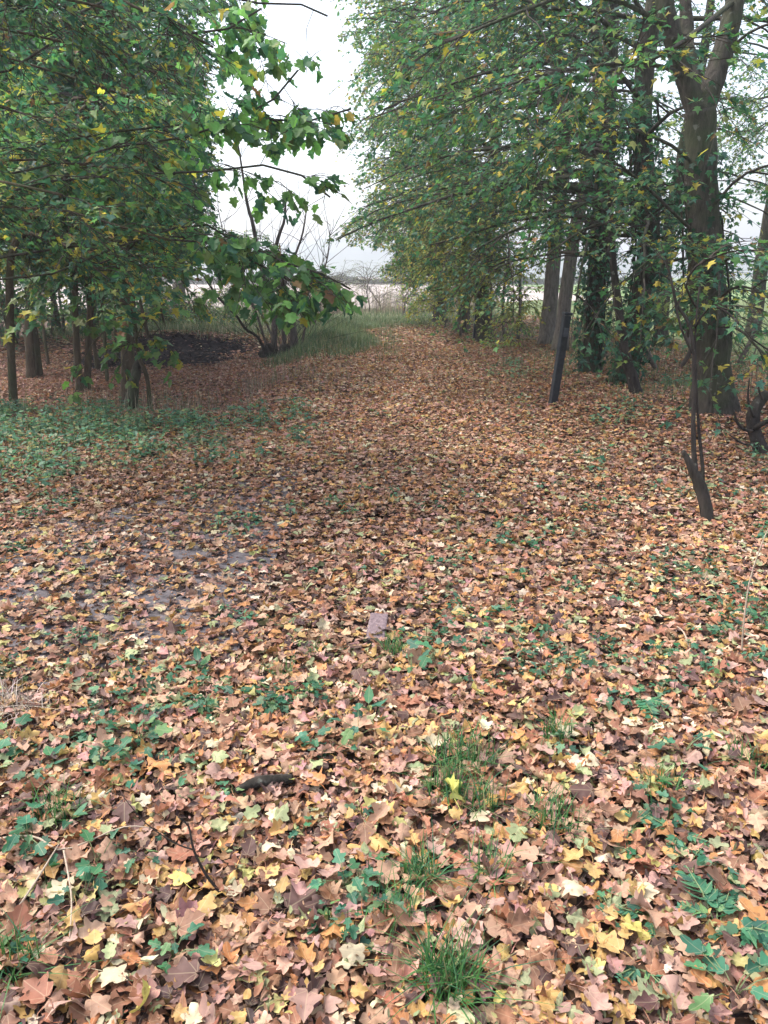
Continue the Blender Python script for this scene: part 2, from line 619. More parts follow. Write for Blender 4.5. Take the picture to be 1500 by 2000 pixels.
# ------------------------------------------------------------------ litter on the ground
TAN, GOLD, BROWN, DARK = (.42, .25, .165), (.44, .265, .095), (.23, .11, .065), (.09, .05, .044)
CREAM, ORANGE, OLIVE, YGREEN = (.54, .44, .30), (.39, .18, .07), (.25, .27, .14), (.38, .34, .13)
PINK, RUST = (.36, .20, .165), (.29, .125, .07)
PAL_NEAR = [(TAN, 27), (GOLD, 11), (BROWN, 23), (DARK, 15), (CREAM, 6), (ORANGE, 9), (OLIVE, 7), (YGREEN, 4), (PINK, 15), (RUST, 12)]
PAL_MID = [(TAN, 28), (GOLD, 11), (BROWN, 20), (DARK, 7), (CREAM, 9), (ORANGE, 13), (OLIVE, 4), (YGREEN, 2), (PINK, 13), (RUST, 14)]
PAL_RIGHT = [(TAN, 18), (GOLD, 8), (BROWN, 28), (DARK, 10), (CREAM, 4), (ORANGE, 6), (OLIVE, 12), (PINK, 10), (RUST, 16)]
PAL_BED = [(TAN, 16), (BROWN, 24), (DARK, 8), (CREAM, 4), (PINK, 26), (RUST, 20), (ORANGE, 4)]
PAL_FAR = [(TAN, 30), (BROWN, 14), (CREAM, 8), (OLIVE, 14), (PINK, 14), (ORANGE, 8), (RUST, 8), (GOLD, 8)]


def litter_density(x, y):
    d = np.ones_like(x)
    bare = sstep(.60, .84, vnoise(x * .8, y * 1.6, 0.42, 7) * 0.62 + vnoise(x, y, 0.13, 8) * 0.38)
    # thin where the asphalt of the crossing path shows
    pth = ((y > 2.5 + (x + 2) * 0.42) & (y < 4.7 + (x + 2) * 0.9) & (x < -0.5)).astype(float)
    d = d * (1 - 0.25 * pth) * (1 - 0.93 * pth * bare)
    verge = sstep(-0.2, -0.7, x) * sstep(-2.1, -1.6, x) * sstep(14.5, 16, y)
    d = d * (1 - 0.85 * verge)
    mul = np.exp(-((x + 5.2) / 1.8) ** 2 - ((y - 16.6) / 1.9) ** 2)
    d = d * (1 - 0.85 * np.clip(mul * 1.5, 0, 1))
    d = d * (1 - 0.8 * sstep(23, 29, y))
    cover = sstep(-0.9, -2.2, x) * sstep(5.0, 6.0, y) * sstep(9.2, 8.2, y)
    d = d * (1 - 0.35 * cover)
    d = d * (1 - 0.7 * sstep(4.2, 6.2, x))
    return d


def scatter(y0, y1, dens, margin=1.2, xlim=(-9, 6.5)):
    ymax_w = 0.5 * (y1 * .956 + .44) + margin
    lo, hi = max(-ymax_w, xlim[0]), min(ymax_w, xlim[1])
    n = int((hi - lo) * (y1 - y0) * dens)
    x = rng.uniform(lo, hi, n)
    y = rng.uniform(y0, y1, n)
    k = (np.abs(x) < 0.5 * (y * .956 + .44) + margin) & (rng.random(n) < litter_density(x, y))
    return x[k], y[k]


def litter_colour(x, y):
    n = len(x)
    c = pick(PAL_NEAR, n)
    fm = rng.random(n) < sstep(2.6, 5.0, y)
    c[fm] = pick(PAL_MID, int(fm.sum()))
    fr = rng.random(n) < sstep(0.6, 2.6, x) * sstep(2.5, 5, y) * 0.85
    c[fr] = pick(PAL_RIGHT, int(fr.sum()))
    fb = (rng.random(n) < sstep(-1.0, -1.9, x) * sstep(7.5, 9.0, y) * 0.9)
    c[fb] = pick(PAL_BED, int(fb.sum()))
    ff = rng.random(n) < sstep(14, 22, y) * 0.75
    c[ff] = pick(PAL_FAR, int(ff.sum()))
    patch = 0.80 + 0.4 * vnoise(x, y, 0.9, 12)
    return c * patch[:, None]


def rest_axes(n, tilt):
    yaw = rng.uniform(0, 2 * math.pi, n)
    N = nrm(np.stack([rng.normal(0, tilt, n), rng.normal(0, tilt, n), np.ones(n)], -1))
    flip = rng.random(n) < 0.4
    X = np.stack([np.cos(yaw), np.sin(yaw), np.zeros(n)], -1)
    N2 = N.copy()
    N2[flip] *= -1
    return X, N2


def stalks(pos, X, size, col, frac=0.5):
    """leaf stalks, thin three-sided slivers"""
    k = rng.random(len(pos)) < frac
    P, X, s, c = pos[k], X[k], np.asarray(size)[k], col[k]
    n = len(P)
    side = nrm(np.cross(X, np.tile((0, 0, 1.0), (n, 1)))) * 0.0011
    bend = rng.normal(0, 0.35, (n, 1)) * side / 0.0011
    up = np.tile((0, 0, 1.0), (n, 1))
    mid = P - X * (s * 0.35)[:, None] + up * 0.006 + bend * (s * .12)[:, None]
    end = P - X * (s * 0.75)[:, None] + up * rng.uniform(-.004, .02, (n, 1)) + bend * (s * .45)[:, None]
    V = np.stack([P - side, P + side, mid + side, mid - side, end], 1).reshape(-1, 3)
    F = (np.array([(0, 1, 2), (0, 2, 3), (3, 2, 4)])[None] + (np.arange(n) * 5)[:, None, None]).reshape(-1, 3)
    return V, F, np.repeat(c * np.array((0.9, 0.75, 0.7)), 5, 0)


T_MAPLE2, T_FIELD2 = template(MAPLE, 2), template(FIELD, 2)
T_MAPLE1, T_FIELD1 = template(MAPLE_M, 1), template(FIELD, 1)
T_LOW, T_OVAL, T_OVALL, T_NET = template(MAPLE_L, 1), template(OVAL, 1), template(OVAL_L, 1), template(NETTLE, 1)
T_OVAL2 = template(OVAL, 2)

lit = MB()
for (y0, y1, dens, tpls, smin, smax, zr, tilt, fold, curl, wave) in (
        (0.75, 2.9, 2900, (T_MAPLE2, T_FIELD2, T_OVAL2), .026, .064, .034, .36, .28, .50, .34),
        (2.9, 7.2, 1900, (T_MAPLE1, T_FIELD1, T_OVAL), .028, .066, .034, .38, .28, .45, .22),
        (7.2, 17.5, 900, (T_LOW, T_LOW, T_OVALL), .036, .07, .035, .45, .3, .5, 0.0),
        (17.5, 33, 260, (T_OVALL, T_OVALL, T_OVALL), .06, .11, .045, .5, .3, .4, 0.0)):
    x, y = scatter(y0, y1, dens)
    n = len(x)
    which = rng.choice(3, n, p=(.50, .36, .14))
    size = rng.uniform(smin, smax, n) * np.where(which == 2, .85, 1.0)
    z = gz(x, y) + 0.006 + rng.uniform(0, 1, n) ** 1.3 * zr
    pos = np.stack([x, y, z], -1)
    X, N = rest_axes(n, tilt)
    C = litter_colour(x, y)
    old_gap_shade = (z - gz(x, y) - 0.006 < zr * .33) & (rng.random(n) < (.5 if y0 < 5 else .15))      # older, rotted leaves underneath, their dark tone painting shade into the gaps
    C[old_gap_shade] = pick([(DARK, 50), (BROWN, 30), ((.05, .032, .030), 20)], int(old_gap_shade.sum()))
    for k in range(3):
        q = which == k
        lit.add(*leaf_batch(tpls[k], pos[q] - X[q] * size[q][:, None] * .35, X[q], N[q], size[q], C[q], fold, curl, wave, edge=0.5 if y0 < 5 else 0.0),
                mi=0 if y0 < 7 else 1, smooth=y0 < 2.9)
    if y0 < 2.9:
        V, F, c = stalks(pos - X * size[:, None] * .35, X, size, C, 0.3)
        lit.add(V, F, c, mi=1)
# crumbs of leaf and grit, most visible on the bare asphalt
n = 16000
x, y = rng.uniform(-5, .2, n), rng.uniform(2.0, 7.2, n)
X, N = rest_axes(n, .5)
lit.add(*leaf_batch(T_OVALL, np.stack([x, y, gz(x, y) + .015], -1), X, N, rng.uniform(.006, .022, n), pick([(BROWN, 3), (DARK, 5), ((.20, .17, .16), 3), (TAN, 2)], n), .3, .3), mi=1)
n = 9000
x, y = rng.uniform(-2.5, 2.8, n), rng.uniform(.9, 3.6, n)
X, N = rest_axes(n, .6)
lit.add(*leaf_batch(T_OVALL, np.stack([x, y, gz(x, y) + rng.uniform(.012, .045, n)], -1), X, N, rng.uniform(.008, .026, n), pick(PAL_NEAR, n), .4, .5), mi=1)
o = lit.build('fallen_leaves', [M_dead, M_deadfar])
tag(o, 'thick carpet of brown, tan and gold fallen maple leaves covering the ground', 'fallen leaves', kind='stuff')
print('litter tris', len(o.data.polygons))

# ------------------------------------------------------------------ trees
TEAL, GREEN, MIDG, OLG = (.048, .132, .092), (.066, .165, .080), (.11, .22, .078), (.17, .22, .072)
YEL, PALE, BRL = (.42, .34, .06), (.26, .28, .10), (.24, .13, .06)
PAL_DARK = [(TEAL, 34), (GREEN, 34), (MIDG, 16), (OLG, 8), (YEL, 3), (PALE, 3), (BRL, 2)]
PAL_YELLOWING = [(TEAL, 14), (GREEN, 26), (MIDG, 22), (OLG, 16), (YEL, 14), (PALE, 6), (BRL, 2)]
PAL_ROW = [(TEAL, 28), (GREEN, 34), (MIDG, 20), (OLG, 9), (YEL, 5), (PALE, 6), (BRL, 2)]
PAL_ROWFAR = [(TEAL, 8), (GREEN, 20), (MIDG, 28), (OLG, 22), (YEL, 9), (PALE, 13), (BRL, 4)]
PAL_HAZEL = [(MIDG, 22), ((.24, .28, .08), 36), (YEL, 16), ((.34, .35, .13), 24), (BRL, 3)]
PAL_BRIGHT = [(GREEN, 30), (MIDG, 46), (OLG, 12), (YEL, 8), (PALE, 3)]
PAL_IVY = [(TEAL, 40), ((.022, .060, .034), 40), (GREEN, 20)]

RIGHT_EDGE = np.array([(0, 632), (60, 640), (130, 690), (210, 672), (300, 700), (370, 716), (410, 700), (450, 640), (478, 650), (500, 770),
                       (560, 788), (600, 812), (640, 830), (690, 870), (760, 960), (800, 1010)], float)
LEFT_EDGE = np.array([(0, 430), (110, 440), (200, 420), (300, 430), (420, 430), (500, 400), (560, 380), (640, 330), (700, 290), (800, 200)], float)


def high_gap(q):
    return (q[:, 1] > -110) | (rng.random(len(q)) < .55)


def keep_right(P):
    q = proj(P)
    win = (q[:, 0] > 1035) & (q[:, 0] < 1112) & (q[:, 1] > 545) & (P[:, 1] < 15.4)
    return ~win & high_gap(q) & (q[:, 0] > np.interp(q[:, 1], RIGHT_EDGE[:, 0], RIGHT_EDGE[:, 1]) + rng.normal(0, 16, len(q)) - 26 + 95 * (vnoise(q[:, 1], P[:, 1] * 14, 42, 81) - .42))


def keep_left(P):
    q = proj(P)
    return high_gap(q) & ( q[:, 0] < np.interp(q[:, 1], LEFT_EDGE[:, 0], LEFT_EDGE[:, 1]) + rng.normal(0, 22, len(q)))


GAP_L = np.array([(0, 530), (60, 500), (90, 600), (180, 600), (220, 690), (300, 660), (400, 660), (430, 560), (440, 470), (480, 520), (520, 640), (590, 690), (620, 640), (640, 380)], float)


def keep_maple(P):
    q = proj(P)
    e = np.interp(q[:, 1], GAP_L[:, 0], GAP_L[:, 1])
    # thin out towards the open sky
    p = np.where(q[:, 0] > 430, np.where(q[:, 1] > 430, .95, .88), np.where(q[:, 0] > 370, .75, .45))
    return (q[:, 0] < e + 25 + rng.normal(0, 14, len(q))) & (q[:, 1] < 690) & (rng.random(len(q)) < p)


def prisms(P, r0, r1):
    """many thin 3-sided twigs at once, P (n,m,3)"""
    n, m, _ = P.shape
    if n == 0:
        return np.zeros((0, 3)), np.zeros((0, 3), int)
    T = nrm(P[:, -1] - P[:, 0])
    A = nrm(np.cross(T, np.array((0.31, 0.2, 0.93))))
    B = np.cross(T, A)
    th = np.arange(3) * 2 * math.pi / 3
    D = A[:, None] * np.cos(th)[None, :, None] + B[:, None] * np.sin(th)[None, :, None]
    r = np.linspace(0, 1, m)[None, :] * (np.reshape(r1, (-1, 1)) - np.reshape(r0, (-1, 1))) + np.reshape(r0, (-1, 1))
    r = np.broadcast_to(r, (n, m))
    V = P[:, :, None] + D[:, None] * r[:, :, None, None]
    F = []
    for i in range(m - 1):
        for j in range(3):
            a, b, c, d = i * 3 + j, i * 3 + (j + 1) % 3, i * 3 + 3 + (j + 1) % 3, i * 3 + 3 + j
            F += [(a, b, c), (a, c, d)]
    F = (np.array(F)[None] + (np.arange(n) * m * 3)[:, None, None]).reshape(-1, 3)
    return V.reshape(-1, 3), F


def along(P, t):
    s = np.clip(np.asarray(t, float), 0, 0.9999) * (len(P) - 1)
    i = s.astype(int)
    f = (s - i)[:, None]
    return P[i] * (1 - f) + P[i + 1] * f, nrm(P[i + 1] - P[i])


def limb_path(p0, az, el, L, droop=0.25, n=8, wob=0.06, g=rng):
    d = np.array((math.sin(az) * math.cos(el), math.cos(az) * math.cos(el), math.sin(el)))
    t = np.linspace(0, 1, n)[:, None]
    P = p0 + d * (L * t) - np.array((0, 0, 1.0)) * (droop * L * t ** 2)
    return P + np.cumsum(g.normal(0, wob * L / n, (n, 3)), 0) * (t > 0)


def sprays(mb, limbs, nsec=9, sec_len=(.6, 1.5), ntwig=6, twig_len=(.25, .55), nleaf=7, leaf=(.06, .09), pal=PAL_DARK, tpl=None,
           keep=None, t0=0.25, up=0.1, droop=0.35, hang=0.35, flat=0.35, sec_r=.012, mi_leaf=0, mi_twig=1, jit=0.16, twigs_seen=True, fold=.25, curl=.3, layered=0):
    """side branches, twigs and leaves along the given limbs; returns the number of leaves"""
    tpl = tpl or T_LOW
    S0, SD, SL = [], [], []
    for P in limbs:
        L = np.linalg.norm(P[-1] - P[0])
        k = max(2, int(nsec * L / 2.2))
        t = np.concatenate([rng.uniform(t0, 1, k), [0.98]])
        p, d = along(P, t)
        side = nrm(np.cross(d, (0, 0, 1.0))) * rng.choice((-1, 1), len(t))[:, None]
        dd = nrm(d * rng.uniform(.3, 1.0, (len(t), 1)) + side * rng.uniform(.3, 1.1, (len(t), 1)) + np.array((0, 0, 1.0)) * rng.normal(up, .28, (len(t), 1)))
        dd[-1] = d[-1]
        S0.append(p)
        SD.append(dd)
        SL.append(rng.uniform(*sec_len, len(t)) * (1.1 - 0.4 * t))
    p0, d, L = np.concatenate(S0), np.concatenate(SD), np.concatenate(SL)[:, None]
    q = np.linspace(0, 1, 5)
    SP = p0[:, None] + d[:, None] * (L[:, None] * q[None, :, None]) - np.array((0, 0, 1.0)) * (droop * L[:, None] * (q ** 2)[None, :, None])
    SP = SP + np.cumsum(rng.normal(0, .025, SP.shape), 1) * L[:, None] * (q > 0)[None, :, None]
    if layered:
        c = SP[:, 2]
        k = vnoise(c[:, 0] * .9 + c[:, 1] * .7, c[:, 2] * 2.4 + c[:, 0] * .25, .62, 83) > layered
        SP, L = SP[k], L[k]
    if keep is not None:
        k = keep(SP[:, -1]) & keep(SP[:, 2])
        SP, L = SP[k], L[k]
    if len(SP) == 0:
        return 0
    V, F = prisms(SP, sec_r * np.clip(L[:, 0], .5, 1.5), .003)
    mb.add(V, F, (.1, .1, .1), mi=mi_twig)
    # twigs
    n = len(SP)
    ti = np.repeat(np.arange(n), ntwig)
    tt = rng.uniform(.15, 1, len(ti))
    s = tt * 4 * 0.9999
    i = s.astype(int)
    f = (s - i)[:, None]
    tp = SP[ti, i] * (1 - f) + SP[ti, i + 1] * f
    td = nrm(SP[ti, i + 1] - SP[ti, i])
    side = nrm(np.cross(td, (0, 0, 1.0))) * rng.choice((-1, 1), len(ti))[:, None]
    dd = nrm(td * rng.uniform(.4, 1, (len(ti), 1)) + side * rng.uniform(.2, 1.0, (len(ti), 1)) + np.array((0, 0, 1.0)) * rng.normal(0.02, .3, (len(ti), 1)))
    tl = rng.uniform(*twig_len, len(ti))[:, None]
    q = np.linspace(0, 1, 3)
    TP = tp[:, None] + dd[:, None] * (tl[:, None] * q[None, :, None]) - np.array((0, 0, 1.0)) * (droop * .7 * tl[:, None] * (q ** 2)[None, :, None])
    if keep is not None:
        k = keep(TP[:, -1])
        TP, dd = TP[k], dd[k]
    if twigs_seen and len(TP):
        V, F = prisms(TP, .0035, .0015)
        mb.add(V, F, (.1, .1, .1), mi=mi_twig)
    # leaves
    n = len(TP)
    li = np.repeat(np.arange(n), nleaf)
    lt = rng.uniform(.05, 1, len(li))[:, None]
    lp = np.where(lt < .5, TP[li, 0] + (TP[li, 1] - TP[li, 0]) * lt * 2, TP[li, 1] + (TP[li, 2] - TP[li, 1]) * (lt * 2 - 1))
    side = nrm(np.cross(dd[li], (0, 0, 1.0))) * rng.choice((-1, 1), len(li))[:, None]
    X = nrm(dd[li] * rng.uniform(.2, 1, (len(li), 1)) + side * rng.uniform(.2, 1, (len(li), 1)) + np.stack([np.zeros(len(li)), np.zeros(len(li)), rng.normal(-hang, .3, len(li))], -1))
    N = nrm(np.stack([rng.normal(0, flat, len(li)), rng.normal(0, flat, len(li)), np.ones(len(li))], -1))
    size = rng.uniform(*leaf, len(li))
    lp = lp + X * (size * .35)[:, None]
    if keep is not None:
        k = keep(lp)
        lp, X, N, size = lp[k], X[k], N[k], size[k]
    # colour drifts from branch to branch
    C = pick(pal, len(lp), jit=jit) * (0.72 + 0.56 * vnoise(lp[:, 0] + lp[:, 2] * .7, lp[:, 1] + lp[:, 2] * .5, .55, 21))[:, None]
    mb.add(*leaf_batch(tpl, lp, X, N, size, C, fold, curl), mi=mi_leaf)
    return len(lp)


def stem_mesh(name, P, r, mat, parent, k=10, n=18, flare=0.0, rough=0.14, seed=0):
    P = resample(P, n)
    t = np.linspace(0, len(r) - 1, n)
    rr = np.interp(t, np.arange(len(r)), r)
    if flare:
        h = P[:, 2] - P[0, 2]
        rr = rr * (1 + flare * np.exp(-h / 0.22))
    q = np.random.default_rng(seed + 3)
    P = P + q.normal(0, 0.035, P.shape) * rr[:, None] * np.array((1, 1, 0)) * (np.arange(n) > 0)[:, None]
    m = MB()
    V, F = tube(P, rr, k, rough, seed)
    m.add(V, F, smooth=True)
    return m.build(name, [mat], parent), P


def auto_limbs(P, r, n, z0, z1, az, spread, L, el=(5, 30), droop=.25):
    """limbs leaving a stem between heights z0 and z1, mostly towards azimuth az (degrees from +Y to +X)"""
    out = []
    hz = np.sort(rng.uniform(z0, z1, n))
    for z in hz:
        i = int(np.clip(np.searchsorted(P[:, 2], z), 1, len(P) - 1))
        f = np.clip((z - P[i - 1, 2]) / max(P[i, 2] - P[i - 1, 2], 1e-3), 0, 1)
        p = P[i - 1] * (1 - f) + P[i] * f
        out.append(limb_path(p, R(az + rng.uniform(-spread, spread)), R(rng.uniform(*el)), rng.uniform(*L), droop))
    return out


def add_limbs(root, limbs, mat, r0=.035, r1=.008, k=6):
    for P in limbs:
        L = np.linalg.norm(P[-1] - P[0])
        m = MB()
        V, F = tube(P, np.linspace(r0 * (0.55 + .2 * L), r1, len(P)), k, .08)
        m.add(V, F, smooth=True)
        m.build('limb', [mat], root)


n_leaves = 0
LT = [M_green, M_twig]


def tree(label, stems, radii, mat, limbs_spec, crown=None, name='tree', group=None, cat='tree', flare=.5, extra_limbs=(), limb_r=.035, seed=0, trunk_name='trunk', k=12):
    """stems: list of control-point lists (world). returns root, list of stem paths"""
    global n_leaves
    b = np.array(stems[0][0], float)
    b[2] = gz(b[0], b[1])
    root = empty(name, b, label, cat, group)
    paths = []
    for i, (s, r) in enumerate(zip(stems, radii)):
        s = np.array(s, float)
        if i == 0 or s[0][2] < 0.25:
            s[0][2] = float(gz(s[0][0], s[0][1])) - 0.08
        _, P = stem_mesh(trunk_name, s, r, mat, root, k=k, n=22, flare=flare if (i == 0 or s[0][2] < .3) else 0, seed=seed + i)
        paths.append(P)
    limbs = []
    for (si, n, z0, z1, az, spread, L, el, droop) in limbs_spec:
        limbs += auto_limbs(paths[si], None, n, z0, z1, az, spread, L, el, droop)
    limbs = list(extra_limbs) + limbs
    kp = crown.get('keep') if crown else None
    if kp is not None:
        cut = []
        for P in limbs:
            k = kp(P) if kp is not keep_maple else np.ones(len(P), bool)
            bad = np.where(~k)[0]
            P = P[:bad[0]] if len(bad) and proj(P[bad[0]][None])[0, 0] > -20 else P
            if len(P) >= 3:
                cut.append(resample(P, 8))
        limbs = cut
    add_limbs(root, limbs, mat if mat not in (M_barkP,) else M_bark, r0=limb_r)
    if crown:
        m = MB()
        crown = dict(crown)
        tops = crown.pop('tops', False)
        nl = sprays(m, limbs + ([p[len(p) // 3:] for p in paths] if tops else []), **crown)
        n_leaves += nl
        if m.V:
            m.build('crown', LT, root)
    return root, paths, limbs


def up(x, y, h, lean=(0, 0), wob=.10, n=5):
    """control points of a rising stem"""
    t = np.linspace(0, 1, n)
    return [(x + lean[0] * a + rng.normal(0, wob) * (a > 0), y + lean[1] * a + rng.normal(0, wob) * (a > 0), h * a) for a in t]


def ivy(root, P, r, z0, z1, n, size=(.05, .085)):
    z = rng.uniform(z0, z1, n)
    c = np.stack([np.interp(z, P[:, 2], P[:, k]) for k in range(3)], -1)
    a = rng.uniform(0, 2 * math.pi, n)
    o_ = np.stack([np.cos(a), np.sin(a), np.zeros(n)], -1)
    puff = r * (1.0 + 0.25 * vnoise(a * 2, z, .6, 31)) + rng.uniform(0.0, .09, n) * (0.5 + vnoise(a, z * 2, .5, 32))
    pos = c + o_ * puff[:, None]
    N = nrm(o_ + rng.normal(0, .3, (n, 3)) + np.array((0, 0, .45)))
    X = nrm(rng.normal(0, .5, (n, 3)) + np.array((0, 0, -.8)))
    m = MB()
    C = pick(PAL_IVY, n) * (.7 + .6 * vnoise(a * 2, z, .4, 33))[:, None]
    m.add(*leaf_batch(T_LOW, pos, X, N, rng.uniform(*size, n), C, .2, .2))
    # clinging stems
    for q in range(4):
        zz = np.linspace(max(z0, 0) if z0 > .1 else P[0, 2] + .02, z1, 10)
        aa = rng.uniform(0, 6.28) + np.cumsum(rng.normal(0, .25, 10))
        cc = np.stack([np.interp(zz, P[:, 2], P[:, k]) for k in range(3)], -1)
        cc += np.stack([np.cos(aa), np.sin(aa), 0 * aa], -1) * (r * 1.03)
        V, F = tube(cc, .012, 4)
        m.add(V, F, (.1, .1, .1), mi=1)
    return m.build('ivy', LT, root)


def A(*pts):
    return [at(*p) for p in pts]


# ---- right-hand row
Y0 = 8.0
main_base = gp(1390, 835)
stem = A((1390, 835, Y0), (1386, 700, Y0), (1380, 560, Y0 + .02), (1372, 420, Y0 + .05), (1366, 290, Y0 + .1), (1364, 215, Y0 + .1))
forkL = A((1364, 225, Y0 + .1), (1335, 140, Y0 + .1), (1310, 60, Y0), (1292, -40, Y0), (1270, -200, Y0), (1250, -420, Y0))
forkR = A((1366, 230, Y0 + .1), (1392, 165, Y0 + .2), (1418, 80, Y0 + .3), (1440, -20, Y0 + .4), (1470, -220, Y0 + .5), (1500, -420, Y0 + .5))
forkM = A((1362, 215, Y0 + .1), (1345, 120, Y0 + .5), (1340, 30, Y0 + .8), (1335, -150, Y0 + 1))
xl = [resample(A(*q), 9) for q in (
    [(1368, 335, 8.1), (1320, 290, 7.9), (1262, 262, 7.7), (1190, 245, 7.5), (1120, 262, 7.3)],
    [(1372, 470, 8.0), (1320, 420, 7.8), (1262, 365, 7.6), (1205, 320, 7.4), (1140, 300, 7.2)],
    [(1340, 150, 8.1), (1260, 120, 7.6), (1160, 130, 7.2), (1040, 150, 6.9), (930, 190, 6.7)],
    [(1380, 420, 8.0), (1440, 350, 7.8), (1510, 320, 7.6), (1600, 300, 7.4)],
    [(1380, 540, 8.0), (1430, 500, 7.6), (1480, 490, 7.2), (1560, 510, 6.8)],
    [(1384, 610, 8.0), (1420, 570, 7.7), (1460, 560, 7.4), (1530, 600, 7.1)],
    [(1378, 500, 8.0), (1330, 480, 7.7), (1280, 500, 7.4), (1230, 540, 7.2)],
    [(1420, 100, 8.3), (1470, 60, 8.0), (1540, 40, 7.7), (1640, 60, 7.4)],
    [(1310, 60, 8.0), (1230, 10, 7.5), (1120, -10, 7.0), (1000, 30, 6.6), (880, 80, 6.4)],
    [(1436, 0, 8.4), (1300, 105, 7.0), (1180, 140, 6.6), (1120, 150, 6.4)],
    [(1375, 450, 8.0), (1400, 520, 7.3), (1405, 590, 6.9), (1400, 640, 6.7)],
    [(1386, 640, 8.0), (1440, 640, 7.5), (1490, 690, 7.2), (1540, 720, 7.0)])]
root, paths, limbs = tree('big forked maple with thick dark trunk on the right, nearest in the row',
                          [stem, forkL, forkR, forkM], [(.215, .19, .175, .155, .145, .15), (.10, .09, .085, .08, .06, .04), (.115, .105, .10, .09, .06, .04), (.07, .065, .06, .04)],
                          M_bark, [], dict(nsec=9, sec_len=(.45, 1.1), ntwig=6, nleaf=6, leaf=(.055, .092), pal=[(TEAL, 24), (GREEN, 30), (MIDG, 18), (OLG, 9), (YEL, 10), (PALE, 6), (BRL, 2)], tpl=T_LOW, keep=keep_right, t0=.15, droop=.3),
                          name='maple_tree', group='trees in the row right of the track', extra_limbs=xl, limb_r=.022, flare=.38, seed=1, k=16)
ivy(root, paths[0], .2, .9, 2.6, 420)

ROWP = dict(nsec=8, sec_len=(.6, 1.4), ntwig=6, nleaf=7, leaf=(.05, .085), pal=PAL_ROW, tpl=T_LOW, keep=keep_right)


def rowtree(label, px, py, h, r, n, L, leanx=0, ivy_n=0, mat=None, pal=PAL_ROW, leaf=(.05, .085), nsec=8, z0=1.7, az=-92, spread=75, el=(2, 26), droop=.30, ntwig=7, nleaf=7, seed=0, Y=None, name='maple_tree', tpl=None, zt=None):
    b = gp(px, py) if Y is None else at(px, py, Y)
    st = up(b[0], b[1], h, (leanx, 0.2))
    root, paths, limbs = tree(label, [st], [(r, r * .92, r * .8, r * .6, r * .3)], mat or M_bark,
                              [(0, n, z0, zt or h * .97, az, spread, L, el, droop), (0, int(n * .5), max(1.3, z0 * .8), h * .8, 195, 60, (L[0] * .7, L[1] * .8), (-12, 25), droop)],
                              dict(ROWP, layered=.36, pal=pal, leaf=leaf, nsec=nsec, ntwig=ntwig, nleaf=nleaf, tpl=tpl or T_LOW),
                              name=name, group='trees in the row right of the track', seed=seed, limb_r=.031)
    if ivy_n:
        ivy(root, paths[0], r * 1.02, 0.02, 3.4, ivy_n)
    return root, paths[0]


rowtree('ivy-clad trunk standing beside the thin dark leaning stem', 1212, 768, 6.8, .15, 20, (1.5, 3.4), .1, 1500, seed=2)
rowtree('ivy-clad tree between the dark post and its ivy-clad neighbour', 1150, 742, 7.2, .15, 20, (1.6, 3.8), -.1, 1500, seed=3)
rowtree('pale bare trunk rising directly behind the leaning dark post', 1092, 702, 8.0, .12, 18, (1.8, 4.4), .35, 0, M_barkP, seed=4, z0=2.6)
rowtree('smooth grey trunk left of the dark post at the edge of the hazel', 1066, 690, 8.0, .145, 20, (1.8, 4.6), -.05, 0, M_barkP, seed=5, z0=2.7)
rowtree('dark trunk rising out of the yellow-green hazel thicket', 945, 668, 9.0, .16, 24, (1.8, 4.6), 0, 0, pal=PAL_ROWFAR, seed=6, z0=2.2, leaf=(.06, .10))
rowtree('tree behind the hazel whose long low bough reaches over the track', 905, 650, 9.5, .17, 26, (2.0, 4.6), -.1, 0, pal=PAL_ROWFAR, seed=7, z0=2.2, leaf=(.065, .11))
rowtree('farthest tree of the row, leaves yellowing at the track end', 860, 632, 9.5, .18, 26, (1.5, 3.2), 0, 0, pal=PAL_ROWFAR, seed=8, z0=1.4, leaf=(.08, .12))
rowtree('slim trunk seen through the gap left of the big forked maple', 1288, 690, 7.5, .13, 12, (1.2, 2.4), .2, 0, seed=9, z0=2.4, az=0, spread=180, nsec=6)
rowtree('tree standing in the meadow edge behind the big forked maple', 1470, 668, 8.5, .16, 14, (1.4, 3.0), .2, 0, seed=10, z0=2.8, az=0, spread=180, nsec=6, pal=PAL_ROWFAR)
# thin dark leaning stem
st = A((1246, 805, 9.2), (1236, 740, 9.25), (1222, 690, 9.3), (1208, 600, 9.4), (1196, 480, 9.5), (1190, 300, 9.6))
tree('thin dark stem bowing away from the ivy-clad trunk', [st], [(.07, .062, .055, .05, .04, .02)], M_barkD, [(0, 6, 1.6, 3.6, -60, 90, (.7, 1.5), (0, 30), .2)],
     dict(ROWP, nsec=7, sec_len=(.4, .9)), name='sapling', group='trees in the row right of the track', flare=.3, seed=11, k=8)

# long low bough over the track, carried by its own tree's crown: drawn as a leafy overhang of the hazel thicket
def thicket(label, stems_px, Y, n, h, L, pal, leaf, keep, group, nsec=8, ntwig=6, nleaf=7, az=-90, spread=120, name='hazel_bush', z0=.3, droop=.35, el=(5, 50), tpl=None):
    bs = [at(px, py, Yq) for px, py, Yq in stems_px]
    sts, rs = [], []
    for b in bs:
        sts.append(up(b[0], b[1], h * rng.uniform(.8, 1.1), (rng.normal(0, .4), rng.normal(0, .4)), .08))
        rs.append((.04, .035, .03, .02, .01))
    spec = [(i, n, z0, h * .95, az, spread, L, el, droop) for i in range(len(bs))]
    return tree(label, sts, rs, M_barkS, spec, dict(nsec=nsec, sec_len=(.4, .9), ntwig=ntwig, nleaf=nleaf, leaf=leaf, pal=pal, tpl=tpl or T_OVAL, keep=keep, t0=.1, tops=True),
                name=name, cat='bush', group=group, flare=.2, limb_r=.012, trunk_name='stem', k=6)


